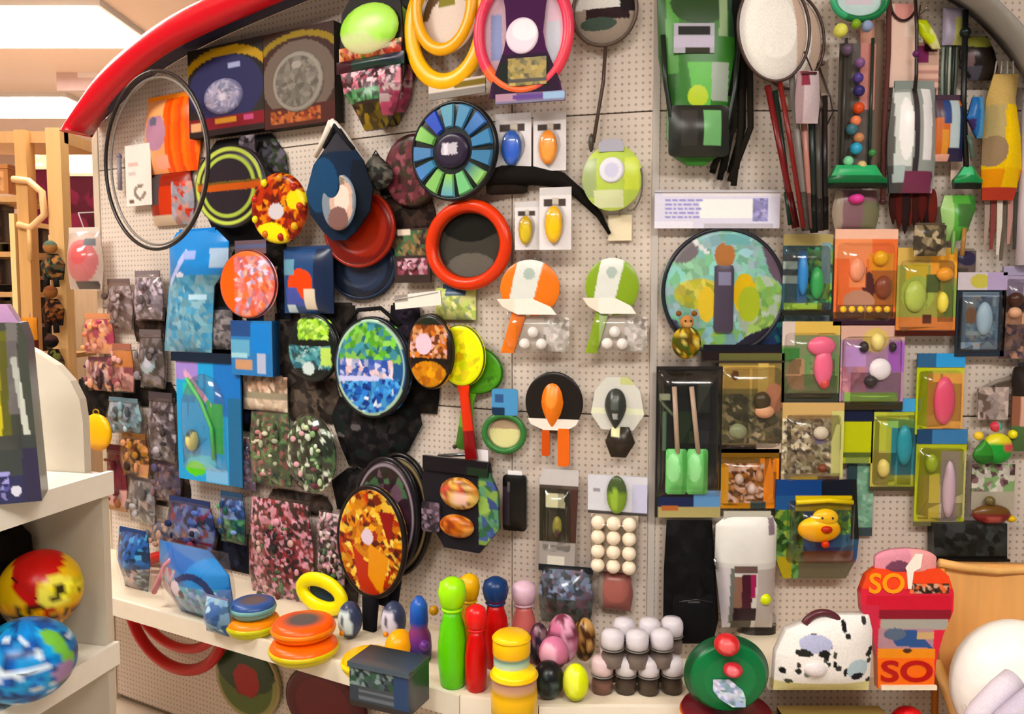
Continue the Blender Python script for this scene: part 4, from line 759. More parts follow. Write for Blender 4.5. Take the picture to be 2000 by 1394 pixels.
# ------------------------------------------------------------------ frontal wall: long hanging toys along the top
t = hang('swim_fin_set', 'green and black swim fin set in a clear hanger pack', 'swim fins', (1280, -30, 1442, 326), .04)
t.loft('blade', ['3c7a30', ('R', 0, 0, .22, 1, '2c5c24'), ('R', .1, .0, .25, .5, '5a9a48'), ('P', [(.35, .45), (.7, .45), (.62, .7), (.45, .7)], '62b848'), ('E', .48, .63, .12, .06, 'b8d030'), ('R', .64, .45, .85, .65, 'a8b4a8'), ('R', .3, .72, .55, .95, '4a4644'), ('R', .62, .75, .85, .95, '8cc48a'), ('R', .12, .7, .24, .9, '7aac78'), ('E', .5, .12, .35, .12, '2a4a22'), ('R', .72, 0, .82, .3, '98b088'), ('R', .84, .0, 1, .3, '2c4a38')], shape=[(0, 0, 1), (.4, .03, 1), (.65, .14, .9), (.85, .14, .86), (.95, .22, .76), (1, .4, .6)], t=.012, bulge=.02, p=3)
t.loft('strap', ['121512'], (.9, 0, 1.04, .62), shape=[(0, 0, 1), (1, -.6, .1)], t=.016, y=-.004, fin='cloth'); t.loft('label_card', ['b8b8c4', ('R', .1, .1, .9, .4, '2c2c2c'), ('R', 0, .45, 1, .8, 'cac4d8'), ('R', .3, .82, .9, 1, '3c3a30')], (.18, .24, .66, .40), t=.003, y=-.032, fin='paper')
t.loft('foot_pocket', ['2a2c28', ('R', .2, .1, .45, .8, '3c3a38'), ('R', .55, .1, .85, .8, '7cb87c')], (.14, .68, .86, .96), shape='round', t=.006, bulge=.02, p=2, y=-.026)
t.tube('side_rib', [(.06, .3), (.1, .55), (.16, .72), (.2, .92)], .006, '16221a', y=-.028); t.tube('side_rib', [(.96, .3), (.92, .6), (.86, .75), (.8, .92)], .006, '16221a', y=-.028)
t = hang('black_net_bundle', 'bundle of thin black cords next to the swim fins', 'cords', (1408, -20, 1462, 368), .02)
for k in range(9):
    rg = random.Random(k); u = .05 + .1 * k
    t.tube('cord', [(.45 + .3 * (k / 8 - .5), 0), (u + .1, .3 + .05 * rg.random()), (u + rg.uniform(-.1, .2), .7), (u + rg.uniform(-.6, .05), .9 + .1 * rg.random())], .0075, ['121210', '1a1916', '25221c'][k % 3], y=-.005 - .0045 * (k % 3), fin='cloth')
for lb, bb, c, off, tilt, cn in [('large white butterfly net with a dark red handle', (1452, -40, 1602, 452), '7a2422', .10, -7, 'fbf6f0'), ('white butterfly net half hidden with a dark green handle', (1478, -10, 1622, 446), '1f3c30', .018, -4, 'd8c8c0')]:
    t = hang('catching_net', lb, 'net', bb, off, tilt, 'butterfly nets')
    t.disc('net_bag', [cn, ('E', .4, .5, .4, .45, 'fffaf4'), ('R', .8, .2, 1, .9, 'e0c8b8')], (.04, .0, .92, .40), prof=[(0, .03), (.6, .024), (1, .001)], y=.004, fin='cloth'); t.ring('rim', '4a3430', (.0, -.01, .96, .41), r=.0035, y=-.002)
    t.tube('handle', [(.5, .4), (.56, .65), (.62, 1)], .0055, c, y=-.002); t.tube('drawcord', [(.85, .3), (1.0, .45), (1.02, .52), (.92, .58)], .0018, '3a2c28', y=-.002)
stick = [('1d3028', 1508, 180, 1548, 440), ('6e1e20', 1494, 170, 1556, 446), ('8a8480', 1540, 150, 1576, 452), ('c08a80', 1560, 170, 1584, 448), ('26302c', 1576, 160, 1592, 456), ('4a4642', 1590, 200, 1602, 452), ('231c1c', 1604, 190, 1612, 450)]
for k, (c, xa, ya, xb, yb) in enumerate(stick):
    nm = ['dark green', 'dark red', 'grey', 'pink', 'blackish green', 'taupe', 'near black'][k]
    t = hang('net_pole', nm + ' net pole in the bunch under the white nets', 'pole', (min(xa, xb) - 4, ya, max(xa, xb) + 4, yb), .075 + .003 * (k % 3), group='net poles in one bunch'); w_ = (xb - xa) / (abs(xb - xa) + 8) / 2
    t.tube('shaft', [(.5 - w_, 0), (.5 + w_, 1)], .0072, c, y=-.008); t.tube('grip', [(.5 + w_ * .5, .75), (.5 + w_, 1)], .0092, ['143024', '5a1618', '3c3836', '5c4440', '181c1a', '2c2826', '151212'][k], y=-.006)
t = hang('net_mouth', 'small pale net sleeve over the bunch of poles', 'net sleeve', (1552, 140, 1600, 242), .11)
t.loft('sleeve', ['c8b8bc', ('R', 0, 0, .3, 1, 'a89094'), ('R', .2, 0, .5, .3, '8a3c4c')], shape='bag', bulge=.015, p=2, fin='cloth'); t.tube('cord', [(.2, .05), (.8, .05)], .003, '5a2c34', y=-.01)

t = hang('bead_spinner', 'toy with a green ring, coloured beads and a green stand', 'toy', (1612, -40, 1734, 376), .05)
t.ring('top_ring', ['2c9a60', '48b080', '1f7a48'], (.02, .0, .96, .21), r=.008); t.disc('ring_window', ['c8e0e0', ('R', .2, 0, .8, .6, 'dcd0dc')], (.12, .03, .86, .185), t=.002)
t.loft('hang_card', ['6a6460', ('R', 0, 0, .35, 1, '4c4840'), ('R', .6, 0, 1, .5, 'd0908a')], (.22, .3, .8, .92), t=.002, y=.004, fin='paper')
bd = [('e8e878', .18, .25, .016), ('88b038', .42, .22, .011), ('98a8cc', .6, .23, .013), ('6a5870', .3, .34, .013), ('8a6494', .5, .40, .012), ('5a4890', .48, .47, .012), ('3c3470', .5, .53, .013), ('d85c38', .5, .61, .013), ('f0906a', .46, .67, .012), ('4a7a88', .4, .71, .013), ('c8906a', .52, .75, .012), ('48a8cc', .48, .80, .014), ('8cd8a8', .36, .86, .012), ('4a8a50', .74, .82, .009), ('d8c08a', .58, .88, .011)]
for c, u, v, r in bd: t.ball('bead', c, u, v, r, y=-.014, n=14)
t.tube('rail', [(.3, .28), (.28, .92)], .004, '4a4440', y=-.006); t.tube('rail', [(.72, .28), (.72, .92)], .004, '2c3c30', y=-.006)
t.loft('stand', ['1e6a3c', ('R', 0, 0, 1, .45, '3cb070'), ('R', 0, .8, 1, 1, '0e1c12')], (.02, .88, .98, .985), shape=[(0, .15, .8), (.5, .06, .92), (.6, 0, 1), (1, 0, 1)], t=.02, bulge=.008)
t = hang('pink_ball', 'hot pink ball in a purple grey pack under the green stand', 'toy pack', (1624, 372, 1716, 448), .02)
t.loft('pouch', ['8a6a70', ('R', 0, 0, .2, 1, 'a89888'), ('R', .6, .3, 1, 1, '7d7a60')], shape='bag', bulge=.012); t.ball('ball', 'e85aa8', .45, .24, .018, y=-.018, rz=.012)
t = hang('cord_line', 'brown twisted cord hanging beside the bead toy', 'cord', (1718, -20, 1738, 400), .03)
t.tube('cord', [(.5, 0), (.6, .3), (.45, .6), (.5, 1)], .006, '6a4440', y=-.006, fin='cloth'); t.ball('knot', '4c2c2c', .5, .99, .008, y=-.006)
t = hang('flat_card', 'pale pink card hanging on a brown ring cord', 'toy card', (1734, -10, 1786, 172), .03)
t.loft('card', ['f0d2c4', ('R', .6, .0, 1, .4, 'f6e0d6'), ('R', .2, 0, .9, .18, 'e8a8a0')], (0, .1, 1, 1), t=.003, fin='paper'); t.ring('cord_ring', '3c1e1e', (-.05, -.15, 1.05, .3), r=.003, a0=180, a1=330, y=-.004)
t = hang('foil_pack', 'silver and white foil pack with a dark middle seam', 'foil pack', (1732, 172, 1828, 378), .05)
t.loft('pouch', ['9aa09c', ('R', .1, .05, .4, .75, 'd8dedc'), ('E', .3, .4, .14, .3, 'f6f6f6'), ('R', .44, 0, .54, 1, '3c3438'), ('R', .62, .0, .82, .7, 'e8e6e8'), ('R', .0, .1, .1, .9, '6a6c6a'), ('R', .3, .8, .9, 1, '7a3c58'), ('R', .0, .75, .3, 1, '4a4a4a'), ('R', .1, .75, .3, .9, 'b0c0c0')], shape='bag', bulge=.025, p=3); t.loft('header_card', ['8a9490'], (.1, -.06, .9, .05), t=.004, y=-.002, fin='paper')
t = hang('feather_toy', 'dark red feather bunch below the silver foil pack', 'feather toy', (1730, 366, 1836, 462), .03)
for k in range(8): t.loft('feather', [['3c1c18', '541e1a', '2c1c1c', '6a2a22'][k % 4]], (.05 + .1 * k, .0 + .03 * (k % 2), .22 + .1 * k, .75 + .25 * ((k * 7) % 5) / 5), shape='drop', t=.003, bulge=.004, y=-.003 * (k % 3), fin='cloth')
t = hang('lime_teardrop', 'lime teardrop charm on a thin cord', 'charm', (1786, 10, 1836, 112), .05)
t.loft('charm', ['b8c838', ('R', .5, .3, 1, 1, 'dcdca0'), ('E', .4, .7, .3, .2, 'c8d828')], (.0, .3, 1, .85), shape=[(0, 0, .4), (.5, .2, .8), (1, .7, 1)], t=.006, bulge=.008); t.tube('cord', [(.1, .35), (.2, 0)], .002, '4a3020')
t = hang('magenta_card', 'narrow pink striped card with a magenta top', 'toy card', (1784, 84, 1832, 196), .03)
t.loft('card', ['c8a898', ('R', .1, .05, .6, .35, '7a2c5a'), ('R', .4, .02, .9, .16, '2c0c14'), ('H', .1, .4, 1, 1, 8, ['e8c0b0', 'c89a90']), ('R', .2, .8, .9, 1, '6a4c40')], t=.003, fin='paper'); t.loft('hang_tab', ['a89080'], (.35, -.08, .65, .03), t=.002, fin='paper')
t = hang('black_rod_toy', 'black rod toy with a green cone foot', 'toy', (1864, 24, 1920, 376), .05)
t.tube('rod', [(.2, 0), (.25, .5), (.45, .9)], .0065, '14181a', y=-.008); t.loft('cone_foot', ['2a8a50', ('R', 0, 0, .6, .4, '58c088'), ('R', 0, .75, 1, 1, '0e1a10')], (.0, .86, 1, .985), shape=[(0, .35, .65), (.4, .15, .85), (.6, 0, 1), (1, .05, .95)], t=.012, bulge=.012, p=2); t.ball('knob', '0f1c18', .22, .12, .012, y=-.008)
t = hang('grey_cords', 'grey and green cords with a lilac top pack', 'cords', (1832, 20, 1872, 260), .02)
for k in range(5): t.tube('cord', [(.2 + .15 * k, 0), (.15 + .17 * k, .5), (.25 + .12 * k, 1)], .0035, ['98a49a', '4a544c', 'b0b8a8', '2c3430', '7a8478'][k], y=-.004 - .003 * (k % 2))
t.loft('top_pack', ['a8a0b4', ('R', .5, .3, 1, 1, 'b8b870')], (0, .0, 1, .3), t=.004, bulge=.01, y=-.01)
t = hang('orange_strip', 'orange and blue narrow toy pack', 'toy pack', (1818, 196, 1880, 316), .05)
t.loft('pouch', ['c8703c', ('R', .0, 0, .45, .3, '5a4450'), ('R', .5, 0, .78, 1, 'b8c8cc'), ('R', .28, .0, .5, .4, '3a5088'), ('R', .78, .1, 1, .9, '24385a'), ('R', .25, .5, .45, .9, 'd89848'), ('R', .45, .8, 1, 1, '332c4c'), ('R', 0, .9, .5, 1, 'e8b0a0')], bulge=.015); t.loft('header_card', ['4a3444'], (.1, -.08, .9, .05), t=.003, y=-.002, fin='paper')
t = hang('cream_tag', 'cream square tag above the green funnel', 'tag', (1856, 304, 1884, 356), .02); t.loft('card', ['eed8c8'], t=.003, fin='paper'); t.tube('string', [(.5, .05), (.4, -.3)], .001, '888', y=-.002)
t = hang('blue_charm', 'blue teardrop charm with a leafy tail', 'charm', (1882, 180, 1920, 310), .065)
t.loft('charm', ['2f6aa8', ('R', .6, 0, 1, 1, '5a90b8'), ('R', 0, .55, .4, .8, '3c2c60')], (.1, .08, 1, .7), shape=[(0, .3, .9), (.5, 0, 1), (1, .6, .9)], t=.006, bulge=.01); t.tube('tail', [(.2, .65), (.35, .8), (.45, 1)], .005, '56685c', y=-.006)
t = hang('helmet_visor', 'black and olive visor under the arched rim', 'visor', (1872, 72, 1948, 158), .03)
t.loft('visor', ['241c18', ('E', .45, .15, .4, .14, '8a8a44'), ('R', .05, .4, .3, .7, '7a6468'), ('R', .1, .72, .5, 1, '4a4a5a')], shape=[(0, .1, .7), (.35, .0, .9), (.7, .05, 1), (1, .3, .9)], bulge=.02, p=2); t.tube('strap', [(.1, .4), (.0, .7), (.25, .95)], .004, '1a1614', y=-.01)
t = hang('yellow_windsock', 'long curved yellow wind sock with an orange end', 'wind sock', (1908, 146, 1996, 392), .045)
t.loft('sock', ['e8c038', ('R', 0, 0, 1, .3, 'c8ac70'), ('R', 0, .25, .45, .55, 'b8a878'), ('R', .5, .25, 1, .8, 'f0cc38'), ('E', .25, .62, .28, .12, '9a8468'), ('R', 0, .76, 1, .9, 'e09838'), ('R', .5, .75, .9, .9, 'eac030'), ('R', 0, .9, 1, 1, 'b04838')], shape=[(0, .3, .85), (.2, .15, .8), (.5, .1, .95), (.75, .1, 1), (1, .15, .85)], bulge=.03, p=2, fin='cloth')
for k in range(4): t.tube('cord', [(.3 + .14 * k, .0), (.34 + .12 * k, -.1)], .0018, 'b8b0a0', y=-.006)
t = hang('tail_streamers', 'grey and dusty pink streamers under the yellow wind sock', 'streamers', (1918, 376, 1986, 520), .03)
for k in range(6): t.loft('streamer', [['a8988c', '8a4c48', 'd8d0c4', '6a6258', 'b89088', '4c4844'][k]], (.02 + .16 * k, 0, .18 + .16 * k, .7 + .3 * ((k * 5) % 4) / 4), shape=[(0, 0, 1), (.5, .15, 1.1), (1, .2, .7)], t=.002, y=-.003 * (k % 3), fin='cloth')
t = hang('green_funnel', 'green funnel toy with an amber stem', 'funnel', (1834, 382, 1902, 500), .04)
t.loft('funnel', ['5ca848', ('R', .0, 0, .3, 1, 'a0c880'), ('R', .4, .2, .8, .7, '4a7a40'), ('R', .8, 0, 1, .8, '3c8438')], (0, 0, 1, .75), shape=[(0, .1, .95), (.3, 0, 1), (.8, .1, .8), (1, .2, .6)], bulge=.02, p=2); t.tube('stem', [(.6, .55), (.56, 1)], .005, 'a8804c', y=-.02); t.tube('stem', [(.3, .6), (.28, .98)], .004, '88b06c', y=-.02)
t = hang('dark_ball_pack', 'little dark purple ball pack beneath the green funnel', 'toy pack', (1862, 490, 1904, 548), .02); t.loft('pouch', ['6a5c58', ('E', .5, .25, .45, .25, '34304c'), ('R', 0, .6, .5, 1, '4a443c')], bulge=.012); t.loft('seal', ['8a8078'], (.1, -.08, .9, .06), t=.003)

# price rail and kite disc
t = hang('price_rail', 'white printed price sign above the round wing kite', 'sign', (1278, 374, 1522, 446), .03)
pr = ['e4e2f4', ('R', .36, .2, .86, .72, 'fdfdff'), ('R', 0, .8, .3, 1, 'f0eefc'), ('R', .06, .0, 1, .14, 'f2eef4')]
rg = random.Random(5)
for r in range(5):
    x = .08
    while x < .34: l = rg.uniform(.02, .06); pr.append(('R', x, .2 + .12 * r, x + l, .26 + .12 * r, 'a4a2dc')); x += l + .012
pr += [('V', .78, .18, .9, .8, 16, ['a8a4d8', '8a88b0', 'c0bce8', '9a98c8'], 90), ('R', .4, .86, .95, 1, 'c8c4d0')]
t.loft('sign_face', pr, t=.004, fin='paper', res=2); t.block('holder', 'c4c0c4', (0, -.03, 1, .03), -.008, 0)
t = hang('wing_kite', 'big round kite disc with green and yellow wings', 'kite', (1290, 444, 1534, 694), .02)
t.disc('sail', ['8ab4a8', ('VE', .5, .5, .5, .5, 120, ['8cc0b0', '7cb8a0', '98c0c8', '88b8a0', 'a0bcc0'], 91), ('VE', .24, .34, .2, .2, 14, ['80b890', '98c8a8', '90c8c0'], 92), ('VE', .8, .64, .2, .26, 18, ['88b060', '9ab868', '78a860', 'a8b8a8'], 93), ('VE', .3, .52, .2, .12, 10, ['b8b848', 'a8b058', 'c8c060'], 94), ('E', .36, .6, .07, .14, 'dcc04c'), ('E', .66, .52, .09, .16, 'd8b83c'), ('E', .7, .6, .09, .14, 'a8b840'), ('VE', .45, .87, .25, .1, 10, ['78a868', '90b058', '88b0b8'], 95), ('R', .42, .3, .56, .8, '5c5464'), ('R', .45, .35, .54, .45, '8a8aa0'), ('E', .5, .22, .08, .1, 'b07848'), ('P', [(.78, .1), (1, .3), (1, .5), (.86, .36)], '6a5a68'), ('P', [(0, .7), (.12, .72), (.25, .95), (.1, .9)], '54506c'), ('P', [(.55, .95), (.7, .84), (.9, .76), (.8, .92), (.6, 1)], '2c2838'), ('E', .15, .18, .14, .1, '7a7478'), ('L', .2, .06, .36, .2, .03, 'e4e4e8'), ('R', .5, .05, .7, .14, '78b0b4')], t=.01, prof=[(0, .014), (.9, .01), (1, .004)])
t.ring('rim', '2c2c34', r=.005, y=-.002); t.loft('spine', ['504858', ('R', .2, .1, .8, .3, '8886a0')], (.42, .3, .57, .82), shape='round', t=.004, bulge=.004, y=-.014)
t = hang('plush_bear', 'small golden brown animal plush under the kite disc', 'plush toy', (1304, 600, 1372, 700), .045)
t.ball('body', ['6a5420', ('V', 0, 0, 1, 1, 24, ['8a6c24', '5c4418', 'd0b048', '40541c', 'e8d880'], 96)], .5, .68, .02, y=-.016, rx=.42 * t.W, rz=.32 * t.H, fin='cloth'); hd = t.ball('head', ['c08a58', ('R', .2, .5, .8, .9, 'd8b078')], .5, .28, .016, y=-.018, fin='cloth')
for u in (.28, .72): t.ball('ear', '8a5c30', u, .12, .007, y=-.012, fin='cloth', n=12, par=hd)
for u in (.42, .58): t.ball('eye', '1c140c', u, .26, .0025, y=-.033, n=8, par=hd)
t = hang('black_tray', 'dark maroon tray strip below the kite disc', 'tray', (1370, 672, 1526, 706), .012); t.loft('strip', ['2a1c1e', ('R', 0, 0, 1, .4, '1a1a24'), ('R', .6, .5, .95, .8, '4a2c28')], t=.02); t.block('lip', '3a3028', (0, .9, 1, 1), -.026, -.02)
t = hang('teal_corner_card', 'dark teal card tucked behind the kite disc', 'toy card', (1468, 622, 1532, 682), .004); t.loft('card', ['28506a', ('V', 0, 0, 1, 1, 20, ['2c5a78', '1c3848', '3c7a80', '30406c'], 97)], t=.003, fin='gloss'); t.loft('edge', ['1c2430'], (0, .9, 1, 1), t=.006, fin='gloss')

# blister packs on the frontal wall
def toycard(label, bb, pr, off=.02, header=None, toy=None, t_=.004, hh=.09, name='toy_pack', group='toy packs on the frontal wall', bulge=.022, film=True, shape='rect'):
    t = hang(name, label, 'toy pack', bb, off, group=group)
    t.loft('backing_card', pr, (0, hh if header else 0, 1, 1), t=t_, fin='gloss', res=2.5, shape=shape)
    if header: t.loft('header_card', [header] if isinstance(header, str) else header, (0, 0, 1, hh + .01), t=t_ + .002, fin='gloss')
    for c, u, v, rx, rz in (toy or []): t.ball('toy', c if isinstance(c, list) else [c], u, v, .01, y=-t_ - .004, rx=rx * t.W, rz=rz * t.H, ry=.014, n=16)
    if film: t.loft('blister', ['eef'], (.04, hh + .05, .96, .95), shape='round', bulge=bulge, t=.001, y=-t_, p=5, fin='film')
    return t
toycard('teal and green toy pack beside the kite disc', (1528, 458, 1624, 616), ['3c5c68', ('R', .0, 0, 1, .14, 'c0b078'), ('R', .3, .2, .5, .85, '4c88c0'), ('V', .5, .15, 1, .85, 34, ['3c9a58', '2c7048', '8cc060', '60a888', '1c4434'], 100), ('H', 0, .25, .3, .6, 4, ['40484c', 'a0b0a8']), ('R', .05, .84, .8, .92, 'a0c850'), ('R', .78, .1, .95, .6, '8ab4c0'), ('R', 0, .92, 1, 1, '2a2c24')], .03, toy=[('4a90d0', .4, .5, .1, .25), ('48a860', .68, .6, .14, .2)])
toycard('empty pale blue card under the teal toy pack', (1530, 602, 1636, 640), ['98b0b8', ('V', 0, 0, 1, 1, 16, ['a8c0c8', '88a8b0', '9aa0c0', '8cb09c'], 101)], .006, film=False)
t = toycard('orange toy pack with a row of yellow teeth at the base', (1628, 448, 1750, 636), ['f08050', ('R', 0, 0, 1, .1, 'f8c8b0'), ('R', 0, .1, .6, .3, 'f8a070'), ('R', .55, .25, .95, .42, 'e8a040'), ('R', .6, .42, 1, .8, 'b8703c'), ('E', .55, .62, .1, .18, '5a2c28'), ('R', .25, .3, .5, .6, 'f8a070'), ('E', .4, .75, .25, .12, 'c89880'), ('R', 0, .86, 1, .92, '7a4a28'), ('R', 0, .92, 1, 1, '3c2030')], .03, toy=[('f0b838', .72, .3, .12, .08), ('f4a888', .35, .42, .12, .12), ('8a4a30', .78, .6, .14, .12)])
for k in range(6): t.ball('tooth', 'f4d04c', .14 + .14 * k, .83, .008, y=-.01, n=10)
toycard('yellow and green toy pack with a lime toy', (1750, 484, 1866, 656), ['a8a858', ('R', 0, 0, 1, .2, 'd8b86c'), ('R', .55, .05, 1, .35, 'f0b050'), ('R', .15, .18, .5, .36, 'd0b848'), ('E', .35, .52, .28, .2, 'b0c060'), ('R', .5, .3, .72, .5, '5a6838'), ('R', .7, .5, .9, .75, 'ecd858'), ('R', .8, .4, 1, .8, '8ca850'), ('R', .0, .78, 1, .94, 'd8884c'), ('R', .45, .76, .6, .86, '5a2010'), ('R', 0, .94, 1, 1, '4a1c10')], .035, toy=[('b8c868', .3, .55, .18, .18), ('f4e468', .76, .62, .09, .12), ('f0a848', .78, .3, .14, .08)])
toycard('cream topped toy pack with a pale blue window', (1866, 532, 1962, 696), ['2c3440', ('R', .12, .05, .85, .9, '88a0b4'), ('V', .2, .1, .8, .85, 30, ['90a8bc', '7a94ac', 'a8c0cc', '6a7c98', 'b0a8a0'], 102), ('E', .3, .4, .12, .12, 'b08868'), ('R', .2, .62, .6, .68, 'c8d8d8')], .03, header=['d0c8d0', ('E', .45, .5, .2, .4, 'c8c060'), ('R', .6, 0, 1, 1, 'b8a8cc')], hh=.2, toy=[('a0b8c8', .55, .55, .16, .2)])
toycard('lilac topped pack with a brown bear toy at the wall edge', (1954, 520, 2040, 700), ['6a5048', ('R', 0, .0, 1, .25, 'b0a4c0'), ('E', .3, .35, .25, .12, '3c2014'), ('R', .1, .45, .6, .6, 'd8a888'), ('V', 0, .6, 1, 1, 20, ['4c3c34', '8a6a60', '5a4c60', 'b08878'], 103), ('R', .6, .3, 1, .9, '7c94a8')], .03, header='a8a0bc', toy=[('4a2818', .3, .36, .16, .08), ('e0b090', .28, .5, .14, .06)])
toycard('pink flamingo coloured toy pack with yellow top', (1526, 628, 1640, 786), ['8a9a70', ('R', 0, 0, 1, .16, 'dcbc68'), ('R', 0, .0, .2, .3, 'd8c8c0'), ('R', 0, .32, .3, .5, '4c8a48'), ('E', .3, .65, .22, .2, 'c09a78'), ('R', 0, .88, 1, 1, '3c4038'), ('R', .4, .4, .5, .8, '7aa068'), ('R', .85, .4, 1, .8, '78985c')], .03, toy=[('ee7898', .66, .3, .24, .12), ('f07a98', .7, .56, .16, .24), ('d85a58', .72, .76, .09, .07)])
toycard('lilac toy pack with a black and white panda toy', (1638, 634, 1764, 800), ['b894b0', ('R', 0, 0, 1, .18, 'd8b0a0'), ('E', .55, .18, .2, .14, 'd8c078'), ('R', .1, .25, .4, .5, 'd0a8e0'), ('R', .75, .2, 1, .55, 'b070c8'), ('V', .0, .5, .4, .8, 12, ['c88a9c', 'd8a0a8', 'b890b0'], 104), ('R', .1, .8, .9, .9, '9ac860'), ('R', 0, .9, 1, 1, '3c3424')], .03, toy=[('f4eef2', .62, .52, .17, .13), ('2c2426', .36, .26, .07, .07), ('2c2426', .8, .26, .05, .06), ('3c3434', .48, .66, .1, .07), ('e8d890', .57, .2, .1, .1)])
toycard('khaki toy pack with a brown animal toy', (1402, 690, 1530, 884), ['8a7c4c', ('R', 0, .0, 1, .08, '6a6a40'), ('R', .05, .12, .85, .35, 'c8a860'), ('E', .25, .22, .06, .05, '6a4010'), ('R', .6, .1, .75, .4, 'd8bc70'), ('V', 0, .4, 1, .9, 50, ['6a6448', '5a5440', '7c7450', '4a4838', 'a89878'], 105), ('R', 0, .92, .6, 1, '2e2420'), ('E', .85, .45, .15, .15, 'd89878'), ('R', .6, .9, 1, 1, 'c8b8a8')], .03, toy=[('4a3c24', .66, .48, .13, .1), ('dca884', .7, .58, .15, .07), ('8a9070', .3, .78, .14, .08)])
toycard('cream toy pack with grey spotted toys', (1526, 786, 1646, 948), ['b8a888', ('R', 0, 0, 1, .2, 'd0b078'), ('R', .8, .1, 1, .9, 'd0d088'), ('V', .0, .2, .8, .85, 110, ['c8b890', '7a6c5c', 'd8ccb0', '5a5048', 'a8947c', 'e8e0c8'], 106), ('E', .62, .42, .1, .08, '9a90c8'), ('R', .15, .88, .6, .96, 'e0c060'), ('R', .6, .88, .95, .97, '5a2c4c'), ('R', 0, .96, 1, 1, '1c2c1c')], .035, toy=[('d8ccb8', .62, .36, .12, .08), ('7a4028', .66, .78, .08, .05)])
toycard('amber toy pack with small white faced figures', (1398, 876, 1520, 992), ['c88a1c', ('R', 0, 0, 1, .25, '7a5810'), ('R', .7, .15, 1, 1, 'e8902c'), ('R', .0, .3, .2, .95, 'd8a020'), ('V', .2, .25, .75, .9, 40, ['7a4c1c', 'a86c2c', 'd8b8a8', '5a3418', 'c89878'], 107), ('R', .55, .88, .8, 1, '3c4a48')], .03, toy=[('c8b0a0', .36, .5, .07, .09), ('d8c0b8', .56, .66, .07, .09), ('b88a68', .68, .45, .06, .1)])
t = hang('spade_set', 'black card with two light green toy spades', 'spade set', (1280, 716, 1408, 1010), .03)
t.loft('backing_card', ['1d1f1b', ('R', 0, 0, 1, .12, '2c2826'), ('R', .04, .18, .2, .22, '98a088'), ('L', .05, .22, .3, .34, .014, '6a7860'), ('R', .62, .08, .8, .3, '3c4038'), ('R', .1, .3, .16, .55, '5a7a60'), ('R', .3, .3, .6, .5, '2a3822'), ('R', .62, .35, .8, .55, '303034'), ('R', .05, .86, 1, .93, '1c2850'), ('R', .6, .82, 1, .93, '6a9ac8'), ('R', .05, .93, 1, 1, 'b0a470'), ('R', .1, .92, .35, .95, 'b06a3c')], t=.006, fin='gloss')
for u, uu in ((.26, .3), (.52, .62)):
    t.tube('spade_handle', [(u, .13), (uu + .03, .62)], .006, 'b8a08c', y=-.014); t.loft('spade_blade', ['78cc78', ('E', .3, .4, .3, .3, '9ce09c'), ('R', .75, 0, 1, 1, '5cac58')], (uu - .15, .54, uu + .17, .84), shape='round', t=.006, bulge=.02, p=2, y=-.006)
t.loft('clear_sleeve', ['def'], (.02, .02, .98, .86), bulge=.03, p=8, t=.001, y=-.006, fin='film')
toycard('slim lime card partly behind the cream spotted pack', (1640, 800, 1704, 904), ['c0c81c', ('R', 0, .75, 1, .85, '5a6a30'), ('R', .2, .85, .9, 1, '8a9a50')], .02, header='1c2440', film=False, hh=.2)
toycard('lime pack with a teal toy and blue header', (1700, 778, 1796, 958), ['b8c050', ('R', .0, 0, .3, .5, 'c8d058'), ('R', .4, .15, .9, .8, '3c8c98'), ('R', .0, .5, .35, 1, 'c8bc68'), ('R', .3, .1, 1, .22, '98c870'), ('R', 0, .95, 1, 1, '4a4430')], .02, header=['2c68a8', ('R', .6, 0, 1, 1, '5aa8dc'), ('R', 0, 0, .4, 1, '1c2c4c')], hh=.13, toy=[('3c98a8', .66, .5, .15, .22), ('e0d080', .25, .75, .12, .1)])
toycard('lime pack with a pink oblong toy and blue header', (1788, 690, 1880, 848), ['c8c84c', ('R', 0, 0, .25, 1, 'bccc30'), ('R', .25, .1, 1, 1, 'e8b060'), ('R', .2, .92, 1, 1, '4a4028')], .025, header=['3c6890', ('R', .4, 0, 1, 1, '4aa0dc')], hh=.16, toy=[('e0607c', .58, .58, .22, .3)])
toycard('long lime pack with a lilac stick toy and blue header', (1786, 838, 1884, 1026), ['b8c040', ('R', .1, .4, .5, .95, 'c8b858'), ('R', .5, .1, .85, .95, 'c8b8b0'), ('R', .85, .1, 1, .9, 'c8c488'), ('R', 0, .94, 1, 1, '6a6848')], .025, header=['2c4c70', ('R', .3, 0, 1, 1, '4a80b0')], hh=.14, toy=[('cdb4c0', .66, .62, .12, .3), ('98a838', .3, .35, .12, .1)])
t = hang('teal_strip', 'narrow pale teal strip pack beside the duck toy', 'strip pack', (1654, 884, 1704, 1046), .008)
t.loft('card', ['86b498', ('R', 0, 0, .35, 1, '30484c'), ('V', .35, 0, 1, 1, 20, ['8ab89c', '7aa890', '9ac0a8'], 108), ('R', 0, .9, 1, 1, '3c4c50')], t=.004, fin='gloss', skew=.0); t.loft('hang_tab', ['2c3c40'], (.3, -.05, .8, .02), t=.003, fin='paper')
t = hang('duck_pack', 'blue pack with a bright yellow duck toy', 'toy pack', (1510, 936, 1676, 1128), .035)
